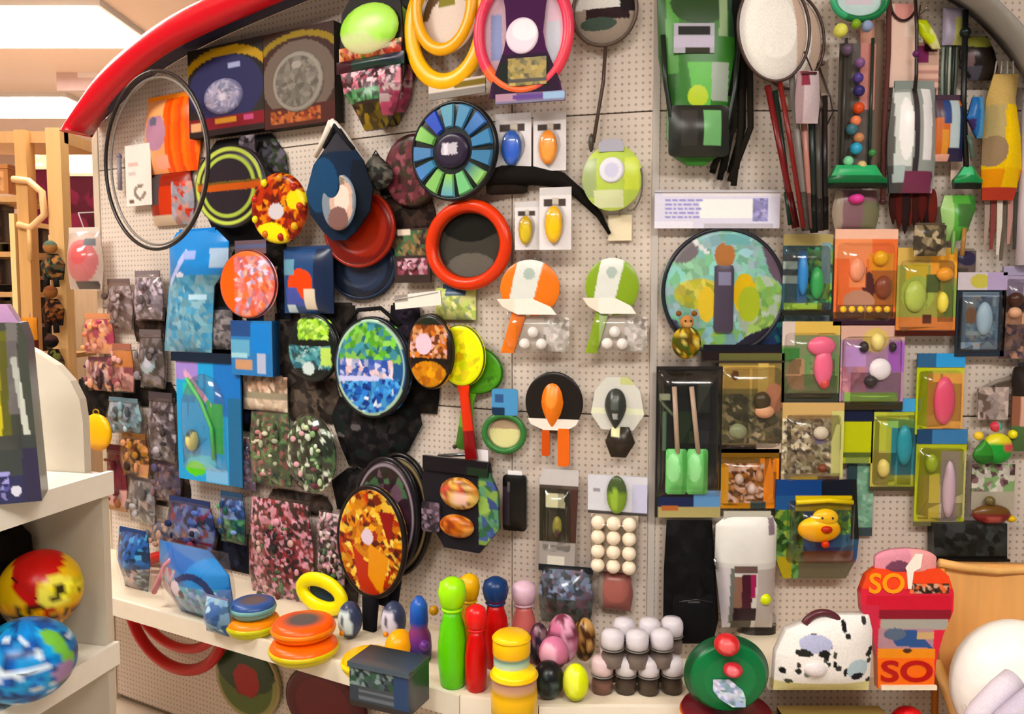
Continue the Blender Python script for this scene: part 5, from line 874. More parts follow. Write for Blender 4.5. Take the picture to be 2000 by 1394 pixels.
t.loft('backing_card', ['2c5a90', ('R', 0, 0, 1, .16, '1c4888'), ('R', .55, 0, 1, .16, '0e1828'), ('R', .0, .3, .3, .9, '3a6a34'), ('V', .0, .3, .35, 1, 30, ['4a7a38', '68985a', '2c4c20', '8aa048'], 109), ('R', .25, .16, .95, .32, 'd8c02c'), ('V', .6, .3, 1, .6, 24, ['6aa03c', '4c8a50', '98b838', '3c7a68'], 110), ('R', .7, .55, 1, .68, '2c6080'), ('R', .35, .72, .95, .84, '8a4a34'), ('R', .3, .84, 1, 1, '6a6450'), ('R', .05, .78, .22, 1, 'b0a038'), ('R', .9, 0, 1, .6, '141c18')], shape=[(0, .02, .95), (.6, .0, 1), (.8, .03, .98), (1, .12, .86)], t=.006, fin='gloss')
t.ball('duck_body', ['f4b40c', ('R', 0, 0, 1, .3, 'f8d020')], .5, .48, .02, y=-.022, rx=.25 * t.W, rz=.13 * t.H); hd = t.ball('duck_head', ['fac818'], .56, .36, .015, y=-.026, rx=.15 * t.W, rz=.09 * t.H); t.ball('beak', 'c03c14', .55, .46, .009, y=-.042, rx=.014, n=12, par=hd)
for u in (.5, .62): t.ball('eye', '1c1408', u, .35, .003, y=-.04, n=8, par=hd)
t.ball('chick', 'd8482c', .56, .62, .010, y=-.03, n=12); t.tube('rail', [(.24, .22), (.6, .2), (.9, .22)], .006, 'e0c838', y=-.014)
t.loft('blister', ['eef'], (.15, .2, .95, .85), shape='round', bulge=.05, p=4, y=-.006, t=.001, fin='film')
t = hang('parrot_toy', 'red yellow and green parrot toy near the wall end', 'parrot toy', (1888, 756, 1986, 906), .03)
t.ball('body', ['2c9a3c', ('R', 0, 0, 1, .3, 'd8d048'), ('R', .6, .3, 1, .6, 'c85c58')], .55, .78, .02, y=-.016, rx=.3 * t.W, rz=.2 * t.H); t.ball('head', ['c84a58', ('R', .5, 0, 1, 1, '4cb4a0')], .5, .5, .013, y=-.016); t.loft('wing', ['3c8a34', ('R', 0, .6, 1, 1, '2a6a28')], (.05, .66, .45, .98), shape='tear', t=.006, bulge=.008, y=-.02); t.ball('cheek', 'e8c850', .18, .62, .011, y=-.014, n=12); t.ball('cheek', 'e8dc48', .85, .6, .011, y=-.014, n=12)
t.loft('hang_card', ['8a7a70', ('V', 0, 0, 1, 1, 14, ['9a8c88', '6a5a50', 'b8a8a0'], 111)], (.2, 0, .8, .42), t=.003, fin='paper')
t = hang('bird_toy', 'brown and green bird toy with a yellow tail under the parrot', 'bird toy', (1886, 906, 1984, 1024), .03)
t.loft('hang_card', ['b0a898', ('V', 0, 0, 1, .6, 24, ['8a6c70', 'c8c4b8', '7a9a68', '5a4444', 'd0ccc0'], 112)], (.1, 0, .95, .75), t=.003, fin='paper'); t.ball('body', ['7a2c2c', ('R', 0, 0, 1, .4, '6a4a24'), ('R', .3, .5, .7, .9, 'b05c54')], .45, .8, .016, y=-.016, rx=.38 * t.W, rz=.16 * t.H); t.ball('tail', 'e0bc3c', .85, .88, .012, y=-.014, rz=.008, n=12); t.ball('head', '6a5c38', .4, .58, .012, y=-.018)
t = hang('twig_toy', 'grey twig perch above the parrot toy', 'perch', (1904, 726, 1982, 772), .012); t.tube('twig', [(.05, .8), (.5, .4), (.95, .2)], .006, '8a8078', y=-.008, fin='wood'); t.tube('twig', [(.4, .45), (.6, .9)], .004, '6a5c50', y=-.008, fin='wood')
t = hang('figure_edge', 'dark haired figure toy at the end of the frontal wall', 'figure', (1974, 716, 2030, 880), .03); t.loft('body', ['8a5c48', ('R', 0, 0, 1, .35, '22160f'), ('R', .2, .35, 1, .7, 'c8a090'), ('R', 0, .7, 1, 1, '4c6a40')], shape='round', t=.006, bulge=.02, p=2); t.loft('hang_tab', ['2c2c34'], (.2, -.05, .8, .02), t=.003, fin='paper')
t = hang('wall_pocket', 'black flat tray fixed to the wall above the wooden chair', 'tray', (1810, 1016, 1954, 1086), .012)
t.loft('tray_face', ['2a2c2a', ('V', 0, 0, 1, 1, 30, ['232524', '303330', '1c1c1c', '3c4040'], 113), ('R', .0, .9, 1, 1, '15110e')], shape=[(0, .0, .98), (1, .02, 1)], t=.03, fin='gloss'); t.block('lip', '141210', (.0, .94, 1.0, 1.0), -.042, -.03)

# lower bags
t = hang('black_backpack', 'large black soft bag under the spade card', 'bag', (1296, 1016, 1404, 1256), .03)
t.loft('body', ['0e0d0e', ('V', 0, 0, 1, 1, 40, ['0d0c0d', '141214', '19181a', '100f12'], 114)], shape=[(0, .04, .85), (.4, .0, .92), (.8, .0, 1), (1, .1, .9)], bulge=.045, p=3, fin='cloth'); t.loft('front_pocket', ['121113', ('R', .3, .1, .6, .13, '5a5a5c')], (.12, .55, .86, .94), shape='round', bulge=.014, y=-.04, fin='cloth'); t.tube('zip', [(.2, .6), (.5, .58), (.8, .6)], .0022, '4a4a4c', y=-.052, fin='metal'); t.tube('side_clip', [(.86, .28), (.9, .36)], .004, 'aaa', y=-.03, fin='metal')
t = hang('shirt_pack', 'white packet with a dark maroon window and a yellow ball', 'packet', (1392, 1006, 1514, 1224), .04)
t.loft('pouch', ['d6d4ce', ('R', .0, .0, 1, .4, 'e4e2dc'), ('R', .85, .02, .95, .16, '8a7c84'), ('R', .08, .44, .24, 1, 'd0c8cc'), ('R', .3, .42, .66, .48, '6a5650'), ('R', .24, .44, .3, .95, '70746c'), ('R', .3, .52, .5, .85, '8a6858'), ('R', .42, .5, .58, .85, '4a1c2c'), ('R', .56, .5, .64, .7, 'a0305c'), ('R', .3, .8, .66, .92, '2a1420'), ('R', .66, .45, 1, 1, 'b8b0ac'), ('R', .28, .92, .6, 1, '5c564a')], shape=[(0, .2, .92), (.08, .03, 1), (.4, .02, 1), (1, .16, .96)], bulge=.025, p=4); t.ball('yellow_ball', 'd8e428', .8, .72, .014, y=-.022); t.loft('header_card', ['c4c2b4'], (.15, -.04, .9, .05), t=.004, y=-.002, fin='paper')
t = hang('zip_pouch', 'dark flat pouch between the white packet and the green discs', 'pouch', (1450, 1200, 1514, 1262), .012); t.loft('pouch', ['4a4440', ('R', 0, 0, 1, .25, 'a8a098'), ('R', .3, .3, 1, .8, '2c2824')], bulge=.012); t.block('zip', '8a8680', (.02, .22, .98, .28), -.013, -.008, 'metal')

# more long strips among the hanging toys
t = hang('peach_strip', 'tall peach card strip behind the bead toy', 'card strip', (1676, 40, 1722, 352), .012); t.loft('card', ['cf9a86', ('R', 0, 0, .45, .6, 'e8b09c'), ('R', .6, 0, 1, 1, '8a7464')], t=.003, fin='paper'); t.loft('hang_tab', ['b08878'], (.3, -.03, .7, .02), t=.002, fin='paper')
t = hang('clear_tube', 'long pale lilac tube pack at the wall edge', 'tube pack', (1976, 196, 2020, 520), .02); t.tube('tube', [(.5, 0), (.5, 1)], t.W * .42, 'ddd2da', y=-t.W * .45, n=16); t.tube('end_cap', [(.5, -.02), (.5, .03)], t.W * .45, 'b8b0bc', y=-t.W * .45, n=16)
t = hang('dark_cord_loop', 'black cord loop with a purple bead at the top', 'cord', (1776, -30, 1800, 190), .055); t.tube('cord', [(.2, 0), (.5, .4), (.6, .8), (.5, 1)], .004, '2a1c18', y=-.004); t.ball('bead', '6a2c6a', .5, .62, .008, y=-.005, n=12)
t = hang('brown_strip', 'thin brown ribbon strip by the pale pink card', 'ribbon', (1592, 120, 1614, 330), .012); t.loft('ribbon', ['8a7a6c', ('R', 0, .3, 1, .6, 'a8948a')], t=.003, fin='cloth'); t.ball('knot', '6a5a50', .5, .02, .006, y=-.004, n=10)
t = hang('olive_pouch', 'olive and cream pouch over the lime toy pack', 'pouch', (1784, 440, 1846, 500), .06); t.loft('pouch', ['7a7058', ('V', 0, 0, 1, 1, 14, ['8a7c60', '5a5240', 'b8a888', '443c30'], 115)], bulge=.012); t.loft('seal', ['5a5040'], (.05, -.08, .95, .06), t=.003)

# ------------------------------------------------------------------ things standing on the long shelf
t = stand('goggle_bag', 'clear blue swim goggle bag leaning at the shelf end', 'bag', (218, 1036, 312, 1148), wall=A)
t.loft('contents', ['2f5c98', ('V', 0, 0, 1, .6, 34, ['3a74b8', '2a548c', '58a0d0', '1c3c60', '3c6cb8'], 120), ('V', 0, .6, 1, 1, 30, ['7a8088', '50565c', 'a8b0b8', 'c8a8a8', '3a4048'], 121)], shape=[(0, .05, .95), (.5, .0, 1), (1, .2, .9)], bulge=.035, p=2); t.loft('clear_film', ['dde8f0'], (-.03, -.02, 1.03, 1), shape='bag', bulge=.045, p=2, y=.001, fin='film'); t.loft('header_card', ['2c4a80'], (.1, -.06, .9, .06), t=.003, y=-.003, fin='paper')
t = stand('goggle_bag', 'large clear bag with blue swim mask and pink snorkel', 'bag', (282, 1066, 488, 1200), wall=A)
t.loft('contents', ['4a7cb8', ('P', [(.1, 0), (.6, .15), (1, .3), (1, .7), (.8, .9), (.7, .4), (.3, .25)], '2c70c0'), ('E', .75, .35, .22, .25, '3c90d8'), ('V', .0, .3, .4, .8, 26, ['b86a78', 'c89aa8', '6a9ab0', '8ab8c8'], 122), ('V', .4, .5, 1, 1, 40, ['88a8d8', '6a88b8', 'a8c8e0', '58a8c0'], 123), ('A', .6, .75, .28, .45, .8, '24386a'), ('E', .42, .55, .07, .12, 'e8d8e8'), ('E', .5, .62, .04, .07, '14142c')], shape=[(0, .0, .7), (.3, .0, .95), (.7, .05, 1), (1, .3, .9)], bulge=.05, p=2); t.tube('snorkel', [(.02, .75), (.12, .5), (.2, .3), (.28, .2)], .008, 'd08a98', y=-.03)
t.loft('clear_film', ['dde8f0'], (-.02, -.02, 1.02, 1), shape='bag', bulge=.064, p=2, y=.001, fin='film')
t = stand('goggle_bag', 'small steel blue pouch at the foot of the snorkel bag', 'bag', (392, 1166, 462, 1236), wall=A); t.loft('pouch', ['6a90b8', ('V', 0, 0, 1, 1, 20, ['88b0d0', '5878a0', 'a8c8d8', '48689a'], 124)], shape='bag', bulge=.03, p=2); t.loft('seal', ['88a'], (.05, -.05, .95, .05), t=.003)

def dishstack(label, bb, layers, name='disc_stack', top=None):
    t = stand(name, label, 'throwing disc', bb, wall=A, group='bright discs lying on the shelf'); return t
def saucer(label, bb, c, rim, z=None, inner=None, wall=None, group='bright discs lying on the shelf'):
    """a flying disc lying flat: wide dish with a rolled rim"""
    t = stand('flying_disc', label, 'flying disc', bb, z, wall, group)
    R = t.W / 2; h = min(.04, t.H * .6)
    def pr(r, z): return (r, 1 - z / t.H)
    t.lathe('dish', [(.86, 1, rim), (.98, 1 - h * .25 / t.H, rim), (1, 1 - h * .42 / t.H, rim), (1, 1 - h * .5 / t.H, c), (.99, 1 - h * .66 / t.H, c), (.93, 1 - h * .9 / t.H, c), (.8, 1 - h / t.H, c), (.4, 1 - h * 1.02 / t.H, inner or c), (.0, 1 - h * 1.03 / t.H, inner or c)], n=40)
    t.lathe('rolled_rim', par=t.o.children[0], prof=[(1, 1 - h * .35 / t.H, rim), (1.03, 1 - h * .5 / t.H, rim), (1, 1 - h * .68 / t.H, rim)], n=40); return t, h
DZ = SHELF_Z
saucer('orange flying disc with lime rim beside the snorkel bag', (444, 1160, 546, 1232), 'e8902c', 'c8c838', wall=A)
saucer('blue topped flying disc on the orange disc', (452, 1140, 538, 1200), '3c5c98', '78a8a8', DZ + .042, '6a5a58', A)
saucer('large orange flying disc with an olive rim', (528, 1196, 660, 1280), 'f07018', 'd0c028', wall=A)
saucer('orange red flying disc stacked on the large orange disc', (532, 1160, 654, 1240), 'f06818', 'e88820', DZ + .042, '5c5450', A)
saucer('yellow flying disc in front of the penguin faced balls', (668, 1244, 774, 1308), 'e8b828', 'f0d838', wall=A)
t = hang('yellow_ring', 'bright yellow ring leaning over the orange discs', 'ring', (586, 1116, 684, 1196), .09, wall=A, tilt=6); t.ring('ring', 'f4e41c', r=.015, flat=1.4); t.disc('centre', ['2c3c3c', ('E', .5, .5, .4, .4, '14304c')], (.2, .2, .8, .8), t=.006)
for lb, bb, ey in [('grey and white ball with a pale cheek beside the racket handle', (660, 1172, 708, 1246), 'd0e0e0'), ('grey and white ball with a dark eye by the blue toy', (744, 1172, 794, 1248), 'd8d4e4')]:
    t = stand('toy_ball', lb, 'ball', bb, wall=A); t.ball('shell', ['3c4460', ('E', .5, .55, .38, .4, ey), ('R', 0, .82, 1, 1, '2c2c3c'), ('E', .5, .4, .12, .1, '1c1c24')], .5, .5, t.H / 2, rx=t.W / 2, ry=t.W / 2); t.ball('beak', 'd88a28', .5, .75, .007, y=-t.W / 2, n=12)
t = stand('blue_toy', 'upright blue and purple toy with an orange ball', 'toy', (786, 1162, 852, 1286), wall=A)
t.lathe('body', [(.7, 1, '241c48'), (.75, .8, '3a2c70'), (.7, .62, '7a3c80'), (.5, .5, '8a4878'), (.55, .38, '2c50a8'), (.5, .12, '3c6cc0'), (.2, .0, '3a60b0')]); t.ball('side_ball', '6a3c88', .85, .7, .013, y=-.02); t.ball('top_ball', 'c09020', .95, .2, .012, y=.01)
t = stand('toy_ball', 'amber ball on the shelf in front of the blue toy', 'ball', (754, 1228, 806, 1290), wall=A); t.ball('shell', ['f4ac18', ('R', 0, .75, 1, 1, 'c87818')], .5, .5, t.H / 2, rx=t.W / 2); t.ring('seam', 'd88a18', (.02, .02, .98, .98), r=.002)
t = stand('clear_box', 'dark see-through plastic box at the shelf front', 'box', (718, 1270, 846, 1352), wall=A, yaw=6)
t.loft('tub', ['3c444c', ('V', 0, 0, 1, .5, 24, ['4a585c', '2c3438', '7a8c88', '3c5a48'], 125), ('H', .15, .5, .8, .8, 4, ['4a4e54', '6a7078']), ('R', .75, .1, 1, 1, '34486a'), ('R', 0, .86, 1, 1, '3a3432')], t=.09, side='39424c'); t.loft('lid', ['515c66'], (-.02, -.04, 1.02, .08), t=.094, side='4a545e')

def skittle(label, bb, body, head, wall=B, z=None):
    t = stand('skittle', label, 'skittle', bb, z, wall, 'plastic skittles on the shelf')
    t.lathe('body', [(.72, 1, body), (.85, .98, body), (1, .8, body), (1, .6, body), (.86, .45, body), (.66, .36, body), (.6, .3, body)])
    t.lathe('head', [(.6, .29, body), (.85, .24, head), (1, .14, head), (.85, .05, head), (.4, .01, head), (0, 0, head)]); t.lathe('neck_ring', [(.62, .31, head), (.78, .29, head), (.62, .27, head)], par=[q for q in t.o.children if q.name.startswith('head')][0]); return t
skittle('lime green skittle standing at the row end', (856, 1122, 912, 1338), '66c81c', 'a4e828', A)
skittle('red skittle beside the lime green one', (908, 1176, 952, 1346), 'c81414', 'e43838', A)
skittle('amber headed skittle behind the red one', (896, 1116, 938, 1300), 'b8861c', 'e8b428', A)
skittle('dark red skittle with a blue head', (942, 1122, 994, 1300), 'c01424', '1f3c6c', B)
skittle('dusty pink skittle behind the yellow cans', (998, 1130, 1048, 1292), 'c8706c', 'd8b8c8', B)
def can(label, bb, prof, z=None):
    t = stand('yellow_tub', label, 'tub', bb, z, B, 'yellow tubs with clear bands'); t.lathe('tub', prof, n=32); t.lathe('lid_rim', [(.97, .26, 'e8b010'), (1.03, .25, 'e8b010'), (1.03, .22, 'f0c018'), (.97, .21, 'f0c018')], n=32); return t
zt = DZ + .078
can('large yellow tub at the bottom of the pair', (958, 1290, 1050, 1392), [(.8, 1, 'f0c010'), (.98, .96, 'f4c814'), (1, .6, 'f0c00c'), (.98, .5, 'c89a10'), (.96, .42, 'c8a078'), (.96, .28, 'b88a80'), (.98, .2, 'f4cc20'), (.9, .14, 'f8d830'), (0, .13, 'f8d830')])
can('smaller yellow tub stacked on the large yellow tub', (962, 1222, 1036, 1312), [(.9, 1, 'c0b898'), (.95, .85, 'd8d8c8'), (.96, .7, 'a8c8c0'), (.96, .62, '6a8a88'), (1, .55, 'e8b410'), (1, .3, 'f8cc18'), (.95, .18, 'f8d028'), (.8, .13, 'f4c418'), (0, .12, 'e8b818')], zt)
def pball(label, bb, pr, z=None):
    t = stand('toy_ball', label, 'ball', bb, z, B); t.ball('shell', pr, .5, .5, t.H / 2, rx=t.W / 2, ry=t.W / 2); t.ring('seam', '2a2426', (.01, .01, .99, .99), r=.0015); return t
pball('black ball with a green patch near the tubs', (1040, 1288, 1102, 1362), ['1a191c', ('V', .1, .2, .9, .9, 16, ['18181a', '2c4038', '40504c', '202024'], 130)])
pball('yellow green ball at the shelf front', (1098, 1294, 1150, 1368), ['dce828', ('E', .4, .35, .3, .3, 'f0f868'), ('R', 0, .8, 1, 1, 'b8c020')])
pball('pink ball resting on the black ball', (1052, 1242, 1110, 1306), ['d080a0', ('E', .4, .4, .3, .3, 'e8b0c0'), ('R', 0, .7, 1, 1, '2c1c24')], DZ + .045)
pball('rose pink ball in a dark mesh behind the others', (1068, 1196, 1130, 1296), ['c87898', ('V', 0, 0, 1, 1, 14, ['c87a98', '7a3c50', '1c1418', 'e0a8c0'], 131)], DZ + .03)
pball('plum and black ball beside the yellow tub', (1030, 1214, 1074, 1300), ['5a2c44', ('V', 0, 0, 1, 1, 14, ['6a3450', '24202c', '3c2434', '8a6a70'], 132)], DZ + .02)
pball('brown and gold ball next to the rose ball', (1118, 1204, 1164, 1290), ['6a4424', ('V', 0, 0, 1, 1, 14, ['b0844c', '4a2a18', '3c2414', 'c8a068'], 133)], DZ + .02)

# party cups: look-alikes in rows, a second layer on top
def cup_kind(label, group, bb, z, top, low):
    t = stand('party_cup', label, 'cup', bb, z, B, group)
    t.lathe('base', [(.7, 1, low), (.92, .96, low), (.95, .7, low), (.8, .56, '3a302a'), (.7, .5, '2c2622')], n=20)
    t.lathe('cup', [(.7, .5, 'a8a0a0'), (.95, .46, top), (1, .3, top), (.96, .14, top), (.75, .04, top), (0, 0, top)], n=20)
    t.lathe('waist_ring', [(.9, .53, '6a645e'), (1.02, .51, '8a847e'), (.9, .49, '6a645e')], n=20); return t
def spread(first, pts, z):
    for i, (px, yb) in enumerate(pts):
        d = ray(px, yb); p = CAM + d * ((z - ZC) / d.z)
        if i == 0: first.o.location = p; continue
        c = first.o.copy(); COL.objects.link(c); c.location = p; c.rotation_euler = (0, 0, i * 1.3)
        for ch in first.o.children: q = ch.copy(); COL.objects.link(q); q.parent = c
g1 = cup_kind('white topped party cup with a dark base in the cluster', 'white topped party cups standing on the shelf', (1206, 1280, 1250, 1352), None, 'dcd6da', '4c4036')
spread(g1, [(1222, 1350), (1266, 1352), (1312, 1350), (1238, 1324), (1284, 1324)], DZ)
g2 = cup_kind('pink topped party cup with a brown base in the cluster', 'pink topped party cups standing on the shelf', (1160, 1280, 1204, 1352), None, 'd8c0c2', '7a5a50')
spread(g2, [(1176, 1350), (1192, 1324)], DZ)
g3 = cup_kind('pale party cup stacked on top of the other cups', 'party cups stacked on top of the cluster', (1200, 1210, 1244, 1282), DZ + .06, 'd8d2d8', '7a6e68')
spread(g3, [(1196, 1300), (1244, 1302), (1292, 1300), (1218, 1276), (1268, 1276), (1312, 1274)], DZ + .062)

# green disc stack, cow bag, SO pack
z0 = ZC - .93
t = stand('flying_disc', 'maroon flying disc with an orange rim under the green disc', 'flying disc', (1330, 1270, 1506, 1402), DZ, C, 'stacked flying discs with red knobs')
t.lathe('dish', [(.8, 1, 'e8902c'), (.96, .96, 'e88a2c'), (1, .9, '9a2c1c'), (.96, .84, '6a1420'), (.3, .82, '5a1420'), (0, .82, '5a1420')], n=48); t.lathe('rolled_rim', [(1, .93, 'e0a040'), (1.02, .91, 'e0a040'), (1, .89, 'c06030')], n=48)
t = stand('flying_disc', 'dark green flying disc with a white label and red knobs', 'flying disc', (1334, 1218, 1500, 1388), DZ + .03, C, 'stacked flying discs with red knobs', tilt=0)
sl = .38
v = []
R_ = t.W / 2
t.disc('dish', ['0f7240', ('A', .5, .5, .5, .5, .9, '0a4a2c'), ('E', .5, .5, .3, .3, '127a46')], (0, .1, 1, 1.0), prof=[(0, .03), (.6, .03), (.85, .024), (1, 0)], y=.0)
t.loft('label', ['b4c8d8', ('V', 0, 0, 1, 1, 24, ['c8d8e0', 'a8b8d8', '88a8b0', 'd8d8f0'], 140)], (.3, .54, .68, .86), shape=[(0, 0, .5), (.4, 0, .9), (.7, .2, 1), (1, .6, 1)], t=.002, y=-.032, fin='paper')
t.ball('knob', ['c84048', ('E', .4, .4, .3, .3, 'e87880')], .52, .42, .02, y=-.036, rz=.015); t.ball('knob', ['c8383c', ('E', .4, .4, .3, .3, 'e06a6a')], .44, .12, .026, y=-.04, rz=.022)
t = stand('cow_bag', 'white toy bag with black cow spots and a maroon handle', 'toy bag', (1504, 1184, 1692, 1338), SHELF_C + .0025, C)
pr = ['f0ece8', ('R', 0, .86, 1, 1, 'd4cc98')]
rg = random.Random(12)
for k in range(24): pr.append(('E', rg.uniform(.05, .98), rg.uniform(.05, .85), rg.uniform(.02, .045), rg.uniform(.03, .06), rg.choice(['2c2a26', '1c1c1c', '3c3838', '4a4c40'])))
pr += [('E', .38, .32, .16, .12, 'b8bcd8'), ('E', .26, .44, .08, .05, '2c2c28'), ('E', .46, .44, .06, .05, '23231f'), ('E', .38, .62, .12, .1, 'f6f4f0'), ('E', .3, .72, .03, .05, '888c88'), ('E', .82, .66, .12, .13, 'b8ccd4'), ('E', .82, .76, .07, .05, '24242c')]
t.loft('body', pr, (0, .04, 1, 1), shape=[(0, .5, .96), (.2, .12, 1), (.5, .02, 1), (1, .0, .98)], t=.02, bulge=.03, p=3, fin='cloth', res=2.4); t.ring('handle', '5a2c34', (.24, -.04, .74, .62), r=.008, a0=15, a1=150, y=-.012); t.ball('nose', 'e0d8d8', .38, .66, .016, y=-.045, rx=.024, fin='cloth')
t = stand('so_pack', 'red rounded pack lettered SO in yellow and in red', 'toy pack', (1668, 1100, 1846, 1336), SHELF_C + .0025, C)
t.loft('backing_card', ['d8384c', ('R', 0, .0, 1, .16, 'f0583c'), ('R', .06, .34, .98, .42, '8a1830'), ('R', .06, .22, .98, .34, 'cc1440'), ('R', .22, .42, .95, .5, 'a8a49c'), ('R', .2, .5, .8, .66, 'b08a94'), ('P', [(.3, .52), (.6, .5), (.8, .66), (.4, .64)], '34568c'), ('E', .38, .54, .12, .05, '5c6a80'), ('R', .2, .66, .82, .74, 'e8942c'), ('R', .2, .74, .82, 1, 'f07838'), ('R', .0, .3, .2, .7, 'c83850'), ('E', .52, .68, .05, .02, '4c2c1c'), ('R', .62, .52, .8, .58, 'c8a878')], shape=[(0, .16, .85), (.06, .06, .94), (.2, .0, 1), (.35, .02, 1), (.55, .14, .9), (.75, .2, .84), (1, .22, .82)], t=.02, fin='gloss')
t.text('lettering', 'SO', (.08, .03, .46, .2), 'f8a42c', y=-.0215); t.text('lettering', 'SO', (.24, .76, .80, .94), 'b41c1c', y=-.0215)
t.loft('small_print', ['3c2018', ('V', 0, 0, 1, 1, 14, ['2c1c14', 'c8a088', '4c2c20', 'e87850'], 141)], (.52, .12, .94, .2), t=.0015, y=-.02, fin='gloss')
t.loft('white_tongue', ['f8f0e4'], (.46, -.13, .64, .16), shape=[(0, .6, 1), (.4, .0, .9), (.5, .1, .5), (1, .2, .4)], t=.004, y=-.02, fin='paper')
t.loft('pink_plume', ['dc98a8', ('E', .35, .7, .2, .3, '7c4c64'), ('R', .55, 0, 1, 1, 'f0a8a8')], (.16, -.16, .82, .06), shape='arch', t=.008, bulge=.01, y=-.004, fin='cloth'); t.block('base_strip', 'efe2cc', (.24, .965, .84, 1.0), -.026, -.02)

# ------------------------------------------------------------------ below the shelf
for lb, bb, off in [('red hoop hanging under the shelf', (252, 1076, 448, 1310), .04), ('second red hoop inside the first under the shelf', (262, 1080, 440, 1268), .098)]:
    hoop(lb, bb, 'b81c24', off, .019 if off < .05 else .015, 'red hoops under the shelf', w=A, hook=False)
t = hang('catch_disc', 'olive green disc with a red centre under the shelf', 'disc', (424, 1252, 548, 1400), .008, wall=A, hook=False); t.disc('plate', ['5a6a34', ('A', .5, .5, .5, .5, .85, '98945c'), ('E', .5, .45, .28, .25, '8a1414'), ('E', .5, .35, .45, .3, '2c4024'), ('E', .52, .48, .2, .2, 'a01818')], t=.016); t.ring('rim', 'b09a78', r=.006)
t = hang('frisbee', 'dark maroon frisbee under the shelf', 'frisbee', (560, 1300, 716, 1450), .02, wall=A, hook=False); t.disc('plate', ['581420', ('E', .5, .5, .35, .35, '6c2028')], t=.016); t.ring('rim', '40101a', r=.006)
zl = ZC - 1.02
ls = bpy.data.objects.new('base_shelf', None); COL.objects.link(ls); ls.location = (.5, 1.8, zl); ls['label'] = 'lower base shelf under the frontal wall carrying boxes'; ls['category'] = 'shelf'
board(ls, 'shelf_board', [(.50, C.o.y - .27), (.9, C.o.y - .27), (.9, C.o.y), (.50, C.o.y)], zl - .03, zl, 'cdbfa8'); board(ls, 'plinth', [(.51, C.o.y - .25), (.89, C.o.y - .25), (.89, C.o.y), (.51, C.o.y)], 0, zl - .031, '8c8070')
t = stand('puzzle_box', 'dark box with dog and ball pictures on the base shelf', 'box', (1514, 1376, 1712, 1512), zl, C)
t.loft('carton', ['2c3c44', ('V', 0, 0, 1, .6, 40, ['3c6a80', '24303c', '8a9a90', 'c06a50', '4c3c30', '9ab8b0'], 142), ('E', .45, .3, .16, .25, '4c3c34')], t=.05, side='26323a'); t.loft('lid_edge', ['c8b070'], (0, -.02, 1, .04), t=.052, side='a89058')
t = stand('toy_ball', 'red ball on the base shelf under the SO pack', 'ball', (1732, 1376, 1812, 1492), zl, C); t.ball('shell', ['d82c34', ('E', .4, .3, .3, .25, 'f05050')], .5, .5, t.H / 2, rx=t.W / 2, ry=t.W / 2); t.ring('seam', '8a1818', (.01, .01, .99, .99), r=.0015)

# ------------------------------------------------------------------ wooden chair back and white rolls
wd = 1.885
t = free('wooden_chair', 'orange wood chair back with a pale curved edge', 'chair', (1812, 1080, 2170, 1560), wd, yaw=0)
t.loft('back_panel', ['f0b878'], (.02, .02, 1, .66), shape=[(0, .0, 1), (.05, .02, 1), (.25, .0, 1), (.6, .0, 1), (1, .1, 1)], t=.018, fin='wood', bend=lambda q, v: .012 * np.cos(q * math.pi))
t.tube('top_rail', [(.0, .012), (.12, .03), (.3, .045), (.6, .035), (1, .01)], .010, 'eab878', y=-.012, fin='wood'); t.tube('arm_rail', [(-.02, .40, 0), (-.02, .48, -.05), (.0, .60, -.1), (.03, .76, -.14), (.06, .9, -.16)], .012, 'e8b878', y=-.03, fin='wood'); t.tube('side_rail', [(.02, .02), (.0, .3), (.01, .66)], .008, 'd89048', y=-.008, fin='wood')
t.loft('seat', ['b07038'], (.0, .66, 1, .74), t=.34, fin='wood', y=.02)
zb = t.o.location.z
for u, y0, y1 in ((.06, -.02, .02), (.94, -.02, .02), (.06, -.31, -.27), (.94, -.31, -.27)): t.block('leg', 'b87840', (u - .04, .74, u + .04, 1 + zb / t.H), y0, y1, 'wood')
seat_z = zb + .34 * t.H
t = free('white_roll', 'glossy white rounded cushion on the wooden chair', 'cushion', (1856, 1206, 2090, 1462), wd - .19)
t.ball('cushion', ['fbf8f2'], .5, .5, .1, rx=t.W / 2, rz=t.H / 2, ry=.09, n=40); t.tube('piping', [(.02, .6, -.03), (.1, .78, -.07), (.28, .93, -.075)], .004, 'ddd4c8')
for k, (c, lb) in enumerate([('e4dce6', 'white'), ('cfc6d8', 'pale lilac'), ('efe78c', 'pale yellow')]):
    t = free('fabric_roll', lb + ' fabric roll lying below the white cushion', 'fabric roll', (1876 + 46 * k, 1322 + 22 * k, 1966 + 60 * k, 1440 + 10 * k), wd - .30 - .045 * k)
    t.tube('roll', [(.1, 1.0), (.35, .5, -.01), (.75, .15, -.01), (1.1, .0)], .022, c, fin='cloth', n=16); t.tube('core', [(.06, 1.08), (.1, 1.0)], .01, 'b8b0b0', n=10)

